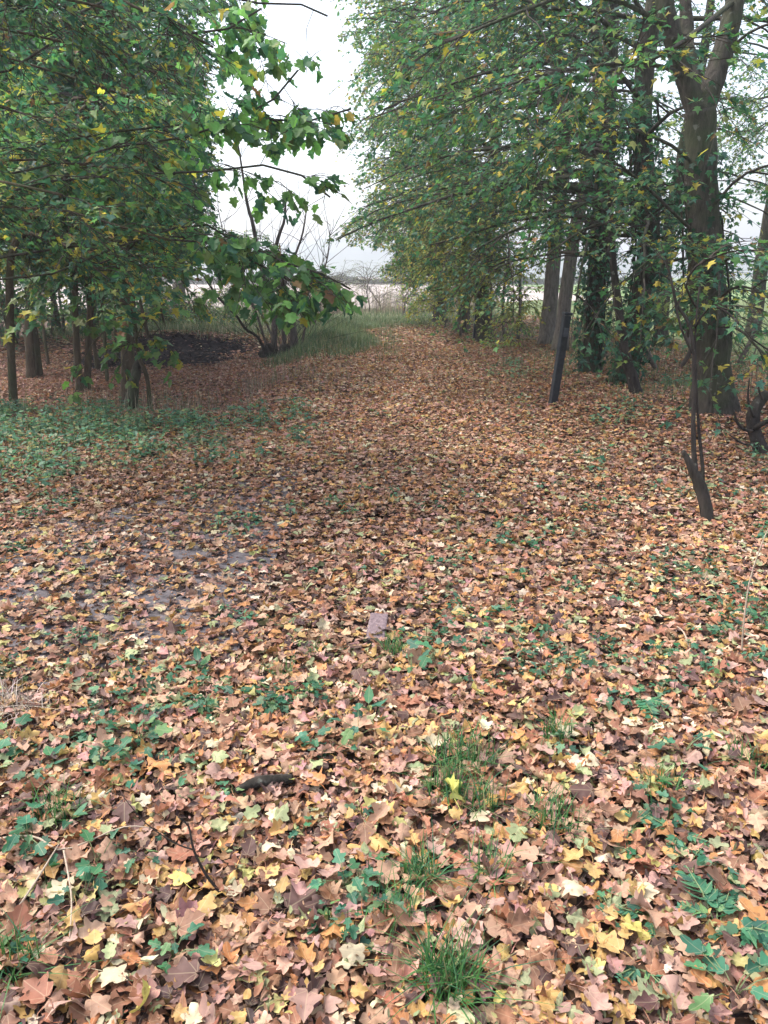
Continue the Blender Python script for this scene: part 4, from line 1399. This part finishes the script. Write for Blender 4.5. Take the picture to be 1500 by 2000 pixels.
def weed_parts(kind, s, g):
    """leaves of one small plant round the origin"""
    b = MB()
    if kind == 'lobed':
        n = g.integers(6, 11)
        a = g.uniform(0, 6.28, n)
        r = g.uniform(.15, 1, n) * s
        P = np.stack([np.cos(a) * r, np.sin(a) * r, g.uniform(.25, .8, n) * s], -1)
        X = np.stack([np.cos(a), np.sin(a), g.normal(-.1, .25, n)], -1)
        size = g.uniform(.35, .75, n) * s
        tp = T_FIELD2
    elif kind == 'oval':
        n = g.integers(3, 6)
        a = g.uniform(0, 6.28, n)
        P = np.stack([np.cos(a) * .1 * s, np.sin(a) * .1 * s, g.uniform(.2, .5, n) * s], -1)
        X = np.stack([np.cos(a), np.sin(a), g.uniform(-.05, .9, n)], -1)
        size = g.uniform(.7, 1.2, n) * s
        tp = T_OVAL2
    else:
        # feathery: fronds carrying paired leaflets
        nf = g.integers(4, 6)
        P, X, size = [], [], []
        for i in range(nf):
            a = g.uniform(0, 6.28)
            d = np.array((math.cos(a), math.sin(a), .35))
            L = s * g.uniform(.8, 1.5)
            for t in np.linspace(.35, 1, 6):
                c = d * L * t + np.array((0, 0, -.35 * L * t * t + .25 * s))
                for sg in (-1, 1):
                    P.append(c)
                    X.append((math.cos(a + sg * 1.0), math.sin(a + sg * 1.0), .05))
                    size.append(L * .42 * (1.15 - t * .75))
            V, F = tube([(0, 0, 0), d * L * .5 + np.array((0, 0, .17 * s)), d * L + np.array((0, 0, -.1 * L + .25 * s * .6))], [.0022, .0018, .001], 4)
            b.add(V, F, (.10, .20, .07))
        P, X, size = np.array(P), np.array(X), np.array(size)
        n = len(P)
        tp = T_NET
    N = nrm(np.stack([g.normal(0, .3, n), g.normal(0, .3, n), np.ones(n)], -1))
    C = pick(WEED, n, g)
    b.add(*leaf_batch(tp, P, X, N, size, C, .2, .25, .1, g=g), smooth=True)
    if kind != 'feathery':
        S = np.stack([np.zeros((n, 3)), P * np.array((.5, .5, .75)), P], 1)
        V, F = prisms(S, .0018, .0012)
        b.add(V, F, (.09, .17, .06))
    return b


for k, (px, py, kind, s, lab) in enumerate((
        (28, 1468, 'lobed', .10, 'lobed green weed at the left edge beside the grey dead grass'),
        (105, 1505, 'oval', .07, 'pale oval-leaved weed near the left edge, in front of the lobed weed'),
        (270, 1470, 'lobed', .09, 'dark lobed weed a little left of the black stick'),
        (300, 1425, 'lobed', .07, 'lobed weed just behind the dark lobed one left of the black stick'),
        (478, 1222, 'lobed', .05, 'left one of two round-leaved weeds lying left of the brick'),
        (512, 1218, 'lobed', .05, 'right one of two round-leaved weeds lying left of the brick'),
        (390, 1320, 'oval', .07, 'weed with one long upright oval leaf'),
        (338, 1330, 'lobed', .06, 'lobed weed left of the upright oval leaf'),
        (425, 1360, 'lobed', .06, 'lobed weed in front of the upright oval leaf'),
        (720, 1405, 'oval', .07, 'weed with upright strap leaves behind the lobed weed clump at the centre'),
        (700, 1450, 'lobed', .10, 'broad lobed weed clump at the centre, left of the widest grass tuft'),
        (612, 1462, 'lobed', .07, 'lobed weed left of the clump at the centre'),
        (650, 1490, 'lobed', .06, 'small weed in front of the clump at the centre'),
        (850, 1305, 'lobed', .10, 'broad lobed weed right of and in front of the brick'),
        (805, 1325, 'lobed', .07, 'lobed weed just in front of the brick'),
        (1250, 1385, 'feathery', .10, 'tall feathery weed right of the middle'),
        (1330, 1490, 'lobed', .08, 'lobed weed in front of the tall feathery one'),
        (350, 1555, 'oval', .05, 'two-leaved oval seedling left of the black stick'),
        (142, 1622, 'oval', .06, 'oval glossy weed near the left edge in front of the flattened tuft'),
        (60, 1665, 'lobed', .10, 'dark weed patch at the left edge behind the crossing dry stalks'),
        (195, 1710, 'lobed', .07, 'leafy weed right of the crossing dry stalks'),
        (280, 1690, 'lobed', .06, 'bluish small weed behind the dark upright twig'),
        (165, 1775, 'lobed', .06, 'dark little weed in front of the crossing dry stalks'),
        (340, 1880, 'lobed', .07, 'weed with lobed leaves near the bottom left'),
        (675, 1740, 'lobed', .08, 'pale green weed left of the slim grass tuft'),
        (590, 1640, 'lobed', .04, 'tiny weed in front of the black stick'),
        (460, 1562, 'lobed', .045, 'little weed at the left end of the black stick'),
        (1232, 1635, 'feathery', .055, 'feathery small weed right of the thin grass tuft'),
        (1322, 1650, 'feathery', .065, 'feathery weed near the right edge, upper one of two'),
        (1345, 1700, 'feathery', .06, 'feathery weed near the right edge, lower one of two'),
        (1400, 1830, 'feathery', .11, 'largest feathery weed with long stalks at the lower right'),
        (1265, 1815, 'feathery', .06, 'feathery weed left of the largest one at the lower right'),
        (1190, 1800, 'lobed', .05, 'lobed weed left of the feathery weeds at the lower right'),
        (1250, 1905, 'feathery', .05, 'low feathery weed at the lower right near the bottom edge'),
        (1430, 1960, 'lobed', .09, 'broad weed in the bottom right corner'),
        (565, 1240, 'lobed', .045, 'weed between the round-leaved pair and the brick'),
        (735, 1085, 'lobed', .05, 'weed straight behind the brick on the track'),
        (612, 1120, 'lobed', .05, 'lone weed left of the one behind the brick'),
        (1060, 1275, 'lobed', .05, 'small weed right of the broad lobed weed'),
        (1285, 1290, 'lobed', .06, 'weed behind the tall feathery one on the right'),
        (1355, 1235, 'lobed', .06, 'weed left of the pale arching stem'),
        (1480, 1215, 'oval', .06, 'oval-leaved weed right of the pale arching stem at the edge'),
        (1215, 1175, 'lobed', .05, 'lone weed on the right half, behind the middle'),
        (1180, 890, 'lobed', .13, 'taller weed on the track in front of the ivy-clad trunks'),
        (1150, 905, 'lobed', .10, 'weed left of the taller one in front of the ivy-clad trunks'),
        (225, 775, 'feathery', .26, 'bushy fern-like weed at the foot of the nearest brown tree'),
        (330, 808, 'feathery', .15, 'pale feathery weed in front of the leafy hollow, left one'),
        (440, 800, 'feathery', .14, 'feathery weed in front of the leafy hollow, middle one'),
        (565, 790, 'feathery', .15, 'feathery weed in front of the leafy hollow, right one'),
        (560, 845, 'lobed', .09, 'low weed at the right end of the ground cover'),
        (740, 820, 'lobed', .08, 'lone low weed on the track beside the leafy hollow'))):
    g = np.random.default_rng(300 + k)
    p = landed(px, py)
    p[2] += .015
    b = weed_parts(kind, s, g)
    o = mesh_obj('weed', np.concatenate(b.V), np.concatenate(b.F), [M_weed], None, np.concatenate(b.C), np.concatenate(b.U), None, np.concatenate(b.S))
    o.location = p
    tag(o, lab, 'weed', 'weeds among the fallen leaves')


# ------------------------------------------------------------------ posts, brick, sticks
def slab(name, dims, bev, mat, parent, loc, rot=(0, 0, 0), jitter=0.0, cuts=0):
    import bmesh
    bm = bmesh.new()
    bmesh.ops.create_cube(bm, size=1)
    bmesh.ops.scale(bm, vec=dims, verts=bm.verts)
    bmesh.ops.bevel(bm, geom=list(bm.edges), offset=bev, segments=3, profile=.6, affect='EDGES')
    if cuts:
        bmesh.ops.subdivide_edges(bm, edges=[e for e in bm.edges if e.calc_length() > bev * 3], cuts=cuts, use_grid_fill=True)
    if jitter:
        for v in bm.verts:
            v.co += v.normal * random.gauss(0, jitter)
    me = bpy.data.meshes.new(name)
    bm.to_mesh(me)
    bm.free()
    me.materials.append(mat)
    o = bpy.data.objects.new(name, me)
    COL.objects.link(o)
    o.location, o.rotation_euler = loc, rot
    if parent is not None:
        o.parent = parent
    return o


def post(px, py, H, wdt, lean, yaw, label):
    p = landed(px, py)
    e = empty('post', p, label, 'post', 'dark posts beside the track')
    e.rotation_euler = (R(2), R(lean), R(yaw))
    slab('shaft', (wdt, wdt, H + .25), .012, M_post, e, (0, 0, H / 2 - .125))
    slab('cap', (wdt * 1.12, wdt * 1.12, .035), .010, M_post, e, (0, 0, H + .019))
    slab('reflector', (wdt * .62, .008, .10), .003, plain_mat('weathered_reflector', (.03, .04, .06), (.08, .09, .11), 40, .4, .4, .1), e, (0, -wdt / 2 - .0045, H * .82))
    return e


post(1079, 795, 1.04, .085, 5.0, 12, 'nearer dark navy post leaning beside the row of trunks')
post(927, 664, 1.0, .10, 2.0, 8, 'smaller dark post standing against the hazel bushes farther along')

p = landed(736, 1238)
o = slab('brick', (.080, .22, .10), .009, M_brick, None, (p[0], p[1], p[2] - .004), (R(5), R(3), R(-4)), .0008, 5)
tag(o, 'mauve brick half sunk among the fallen leaves near the middle', 'brick')


def stick(name, pts, r, mat, label, cat, rough=.08, k=7, n=14, seed=0, group=None, sub=()):
    b = np.array(pts[0], float)
    e = empty(name, b, label, cat, group)
    P = resample(pts, n)
    m = MB()
    V, F = tube(P, np.interp(np.linspace(0, len(r) - 1, n), np.arange(len(r)), r), k, rough, seed)
    m.add(V, F, smooth=True)
    if not sub:
        o = m.build(name, [mat], e)
        o.parent = None
        o.location = e.location
        for kk in ('label', 'category', 'group'):
            if kk in e:
                o[kk] = e[kk]
        bpy.data.objects.remove(e)
        o.name = name
        return o
    m.build('stem', [mat], e)
    for q, rr in sub:
        m = MB()
        V, F = tube(resample(q, 10), np.linspace(rr, rr * .4, 10), 6, .08)
        m.add(V, F, smooth=True)
        m.build('side_branch', [mat], e)
    return e


def G(px, py, dz=0.0):
    p = landed(px, py)
    p[2] += dz
    return p


stick('stick', [G(462, 1568, .035), G(500, 1556, .045), G(540, 1550, .042), G(572, 1543, .035)], [.009, .016, .017, .013], M_barkD, 'short thick blackened stick lying on the leaves', 'stick', .15, seed=1)
b = G(440, 1755, .0)
stick('twig', [b, b + (-.045, .01, .06), b + (-.075, .02, .13), b + (-.085, .03, .19), b + (-.11, .03, .22)], [.004, .0035, .003, .0025, .0015], M_barkD, 'thin dark upright twig in front of the black stick', 'twig',
      sub=[([b + (-.075, .02, .13), b + (-.12, .02, .15), b + (-.19, .03, .20), b + (-.24, .03, .28)], .0022)])
pale = plain_mat('dry_pale_stalk', (.30, .23, .17), (.46, .37, .28), 40, .8, .2, .1)
stick('twig', [G(-10, 1665, .04), G(70, 1668, .055), G(130, 1692, .05), G(240, 1648, .05), G(300, 1640, .035)], [.003, .003, .0025, .002, .0015], pale, 'long pale dry stalk lying across the leaves at the left edge', 'twig')
stick('twig', [G(0, 1850, .03), G(70, 1770, .06), G(122, 1700, .08)], [.003, .0025, .0015], pale, 'pale dry stalk slanting up from the left edge, crossing the long one', 'twig')
stick('twig', [G(130, 1700, .06), G(145, 1790, .06), G(140, 1860, .04)], [.0025, .002, .0015], pale, 'bent pale stalk hanging down from the crossing stalks', 'twig')
b = G(1448, 1285)
stick('twig', [b, b + (-.012, .0, .18), b + (.0, .02, .36), b + (.05, .04, .55), b + (.10, .05, .66)], [.004, .0035, .003, .0022, .0012], pale, 'pale thin arching stem standing near the right edge', 'twig')
stick('twig', [G(1345, 1275, .03), G(1333, 1258, .06), G(1320, 1240, .05)], [.003, .003, .002], pale, 'short pale twig left of the arching stem', 'twig')
stick('twig', [G(900, 880, .03), G(980, 862, .05), G(1050, 850, .04)], [.005, .004, .002], M_twig, 'thin dark twig lying across the track in front of the leaning post', 'twig')
# grey dead grass wad at the left edge
p = G(8, 1400, .01)
n = 200
V, F, m = blades(p[0] + rng.normal(0, .06, n), p[1] + rng.normal(0, .05, n), rng.uniform(.05, .13, n), .004, 1.25, 4, z=np.full(n, p[2] + .01))
bb = MB()
bb.add(V, F, np.repeat(pick([((.36, .29, .25), 50), ((.26, .2, .18), 30), ((.46, .39, .34), 20)], n), m, 0))
o = bb.build('grass_tuft', [M_grass])
tag(o, 'greyish pink wad of dead grass at the left edge', 'grass tuft')

# broken log standing aslant in front of the big maple
stick('broken_log', [G(1390, 1008, -.05), at(1372, 962, gp(1390, 1005)[1] + .03), at(1352, 915, gp(1390, 1005)[1] + .06), at(1334, 880, gp(1390, 1005)[1] + .08)], [.042, .044, .030, .012], M_barkD,
      'dark broken log end leaning in front of the spindly twin-stemmed tree', 'log', .18, 9, 16, seed=3)
q = gp(1488, 892)
Yq = q[1]
stick('fallen_branch', [G(1496, 895, -.04), at(1478, 860, Yq), at(1470, 815, Yq + .05), at(1490, 775, Yq + .1), at(1540, 745, Yq + .2)], [.06, .055, .05, .04, .03], M_barkD,
      'dark fallen branch with curved prongs at the right edge', 'branch', .18, 9, 18, seed=4,
      sub=[(A((1472, 842, Yq), (1452, 838, Yq - .05), (1438, 822, Yq - .08), (1434, 800, Yq - .08)), .018), (A((1474, 815, Yq), (1464, 795, Yq), (1461, 770, Yq), (1464, 738, Yq)), .013),
           (A((1474, 838, Yq), (1500, 822, Yq - .1), (1545, 812, Yq - .2)), .03), (A((1480, 865, Yq), (1455, 868, Yq - .2), (1425, 850, Yq - .3)), .012), (A((1490, 780, Yq), (1482, 760, Yq), (1486, 742, Yq)), .012)])

# mulch heap at the back of the hollow
xs, ys = np.arange(-7.4, -2.4, .07), np.arange(14.6, 20.4, .07)
X_, Y_ = np.meshgrid(xs, ys)
rr = np.hypot((X_ + 4.9) / 2.2, (Y_ - 17.3) / 2.5) + .35 * (vnoise(X_, Y_, .7, 61) - .5)
Z_ = gz(X_, Y_) + .05 * sstep(1.0, .6, rr) * (.5 + vnoise(X_, Y_, .25, 62)) + .07 * (vnoise(X_, Y_, .16, 63) - .5) + .05 * (rng.random(X_.shape) - .5) - .03 * sstep(.7, 1, rr)
V = np.stack([X_, Y_, Z_], -1).reshape(-1, 3)
ny, nx = X_.shape
i = (np.arange(ny - 1)[:, None] * nx + np.arange(nx - 1)[None]).ravel()
F = np.stack([i, i + 1, i + nx + 1, i + nx], -1)
F = F[rr.ravel()[F].max(1) < 1.0]
us = np.unique(F)
mp = np.zeros(len(V), int)
mp[us] = np.arange(len(us))
o = mesh_obj('mulch_heap', V[us], mp[F], M_mulch, smooth=True)
tag(o, 'low dark heap of rotted mulch in the hollow left of the track', 'mulch heap')
k = rng.choice(len(us), 3200)
Pm = V[us][k] + rng.normal(0, .03, (3200, 3)) * np.array((1, 1, .25)) + np.array((0, 0, .012))
X, N = rest_axes(3200, .6)
bb = MB()
bb.add(*leaf_batch(T_OVALL, Pm, X, N, rng.uniform(.04, .10, 3200), pick([((.022, .015, .016), 50), ((.05, .032, .03), 30), ((.12, .075, .06), 14), ((.25, .16, .12), 6)], 3200), .4, .5))
bb.build('rotted_leaves', [M_deadfar], o)['kind'] = 'stuff'

# field hedge far off
n = 9000
n = 26000
x = rng.uniform(-60, 40, n)
y = 132 + rng.normal(0, .5, n) + 2 * np.sin(x * .05)
z = rng.uniform(0, 1, n) ** .8 * (.55 + .9 * vnoise(x, y, 4, 71)) + .1
bb = MB()
X = rng.normal(0, 1, (n, 3))
bb.add(*leaf_batch(T_OVALL, np.stack([x, y, z], -1), X, rng.normal(0, 1, (n, 3)) + np.array((0, -.5, .6)), rng.uniform(.2, .4, n), pick([((.06, .075, .045), 1), ((.10, .09, .06), 1)], n)))
o = bb.build('field_hedge', [M_green])
tag(o, 'thin dark hedge line across the far side of the pale field', 'hedge', kind='stuff')

# ------------------------------------------------------------------ single leaves lying on top, one object each
LAND = [('the brick', 736, 1238), ('the black stick', 515, 1552), ('the upright twig', 425, 1720), ('the widest grass tuft', 905, 1500), ('the tallest grass tuft', 880, 1940), ('the slim grass tuft', 822, 1730),
        ('the thin grass tuft', 1082, 1620), ('the flattened tuft', 115, 1600), ('the crossing dry stalks', 128, 1695), ('the tall feathery weed', 1250, 1385), ('the largest feathery weed', 1400, 1830),
        ('the upright oval leaf', 390, 1320), ('the round-leaved weeds', 495, 1220), ('the arching stem', 448 + 1000, 1285), ('the pale green weed', 675, 1740), ('the bottom left corner', 40, 1970), ('the bottom right corner', 1450, 1970),
        ('the grey dead grass', 8, 1400), ('the lower feathery weed', 1345, 1700), ('the bottom edge weeds', 340, 1880)]
LP_ = np.array([gp(a, b)[:2] for _, a, b in LAND])
CN = [('tan', TAN, 18), ('golden', (.45, .29, .11), 8), ('brown', (.23, .12, .075), 16), ('dark brown', (.11, .06, .05), 11), ('cream', (.47, .39, .26), 8), ('orange', (.42, .20, .075), 7), ('olive green', (.25, .28, .14), 8),
      ('yellow', (.50, .41, .12), 3), ('dusty pink', (.37, .225, .18), 16), ('rust red', (.29, .12, .075), 7)]
STATES = {'flat': (.08, .10, .12, .2), 'curled': (.15, 1.1, .25, .4), 'folded': (.8, .25, .12, .4), 'crinkled': (.28, .5, .60, .35)}
SH = {'five-lobed': T_MAPLE2, 'round-lobed': T_FIELD2, 'oval': T_OVAL2}
gl = np.random.default_rng(77)
variants = {}
for sh, tp in SH.items():
    for stt, (fo, cu, wv, _) in STATES.items():
        for v in range(3):
            V, F, C, UV = leaf_batch(tp, np.zeros((1, 3)), np.array([(1.0, 0, 0)]), np.array([(0, 0, 1.0)]), [1.0], np.ones((1, 3)), fo, cu, wv, g=gl)
            V[:, 0] -= .35
            m = MB()
            m.add(V, F, C[:, :3], UV, smooth=True)
            St = resample([(-.35, 0, V[1, 2] if sh else 0), (-.6, .03 * gl.normal(), .04), (-.95, .14 * gl.normal(), .08)], 5)
            V2, F2 = tube(St, [.015, .013, .012, .011, .014], 4)
            m.add(V2, F2, (.8, .7, .6), np.zeros((len(V2), 2)) + (5, 5), smooth=True)
            o = m.build('fallen_leaf', [M_single])
            variants[sh, stt, v] = o.data
            bpy.data.objects.remove(o)
cw = np.array([c[2] for c in CN], float)
used, placed, tries = {}, [], 0
while len(placed) < 300 and tries < 20000:
    tries += 1
    px, py = gl.uniform(5, 1495), 1180 + 815 * gl.uniform(0, 1) ** .8
    p = gp(px, py)[:2]
    if placed and np.min(np.hypot(*(np.array(placed) - p).T)) < .055:
        continue
    if np.hypot(*(p - gp(736, 1240)[:2])) < .14 or np.hypot(*(p - gp(515, 1554)[:2])) < .09:
        continue
    ci = gl.choice(len(CN), p=cw / cw.sum())
    sh = gl.choice(list(SH), p=(.68, .22, .10))
    stt = gl.choice(list(STATES), p=(.28, .26, .22, .24))
    size = gl.uniform(.038, .08) * (.75 if sh == 'oval' else 1)
    sw = 'small' if size < .052 else 'large' if size > .07 else 'medium'
    d = LP_ - p
    j = int(np.argmin(np.hypot(d[:, 0], d[:, 1])))
    dx, dy = -d[j]
    rel = ('right of' if dx > 0 else 'left of') if abs(dx) > abs(dy) else ('behind' if dy > 0 else 'in front of')
    far = np.hypot(dx, dy)
    rel = ('close ' if far < .14 else 'a little way ' if far < .30 else 'well ') + rel
    if rel.startswith('close behind'):
        rel = 'just behind'
    label = f'{sw} {CN[ci][0]} {sh} leaf lying {stt} {rel} {LAND[j][0]}'
    if label in used or len(label.split()) > 16:
        continue
    used[label] = 1
    placed.append(p)
    o = bpy.data.objects.new('fallen_leaf', variants[sh, stt, int(gl.integers(3))])
    COL.objects.link(o)
    t = STATES[stt][3] * .8
    o.location = (p[0], p[1], float(gz(p[0], p[1])) + .036 + (.012 if stt in ('curled', 'folded') else .004))
    o.rotation_euler = (gl.normal(0, t), gl.normal(0, t), gl.uniform(0, 6.28))
    o.scale = (size, size * gl.uniform(.85, 1.1), size)
    c = np.array(CN[ci][1]) * math.exp(gl.normal(0, .12))
    o.color = (*[float(v) for v in np.clip(c, .01, .8)], 1)
    tag(o, label, 'leaf', 'fallen leaves lying on top in the foreground')
# the bright yellow leaf standing on edge
o = bpy.data.objects.new('fallen_leaf', variants['five-lobed', 'crinkled', 1])
COL.objects.link(o)
p = gp(882, 1590)
o.location = (p[0], p[1], float(gz(p[0], p[1])) + .075)
o.rotation_euler = (R(62), 0, R(95))
o.rotation_mode = 'XYZ'
o.scale = (.09, .09, .09)
o.color = (.52, .50, .13, 1)
tag(o, 'bright yellow-green maple leaf propped upright in front of the widest grass tuft', 'leaf')
o = bpy.data.objects.new('fallen_leaf', variants['round-lobed', 'crinkled', 0])
COL.objects.link(o)
p = gp(745, 1216)
o.location = (p[0], p[1], float(gz(p[0], p[1])) + .062)
o.rotation_euler = (R(8), R(-10), R(160))
o.scale = (.05, .05, .05)
o.color = (.50, .42, .33, 1)
tag(o, 'pale crumpled leaf resting on top of the mauve brick', 'leaf')
# ------------------------------------------------------------------ misty autumn air
m, t, o_ = new_mat('misty_air')
pv = nd(t, 'ShaderNodeVolumePrincipled')
pv.inputs['Color'].default_value = (.93, .95, 1.0, 1)
pv.inputs['Density'].default_value = .0019
pv.inputs['Anisotropy'].default_value = .35
t.links.new(pv.outputs[0], o_.inputs['Volume'])
V = np.array([(sx_ * 1500, sy_, sz_) for sz_ in (-2.0, 30.0) for sy_ in (-250, 1500) for sx_ in (-1, 1)], float)
o = mesh_obj('haze', V, np.array([(0, 2, 3, 1), (4, 5, 7, 6), (0, 1, 5, 4), (2, 6, 7, 3), (0, 4, 6, 2), (1, 3, 7, 5)]), m)
tag(o, 'pale mist hanging over the field and the far hills', 'haze', kind='stuff')
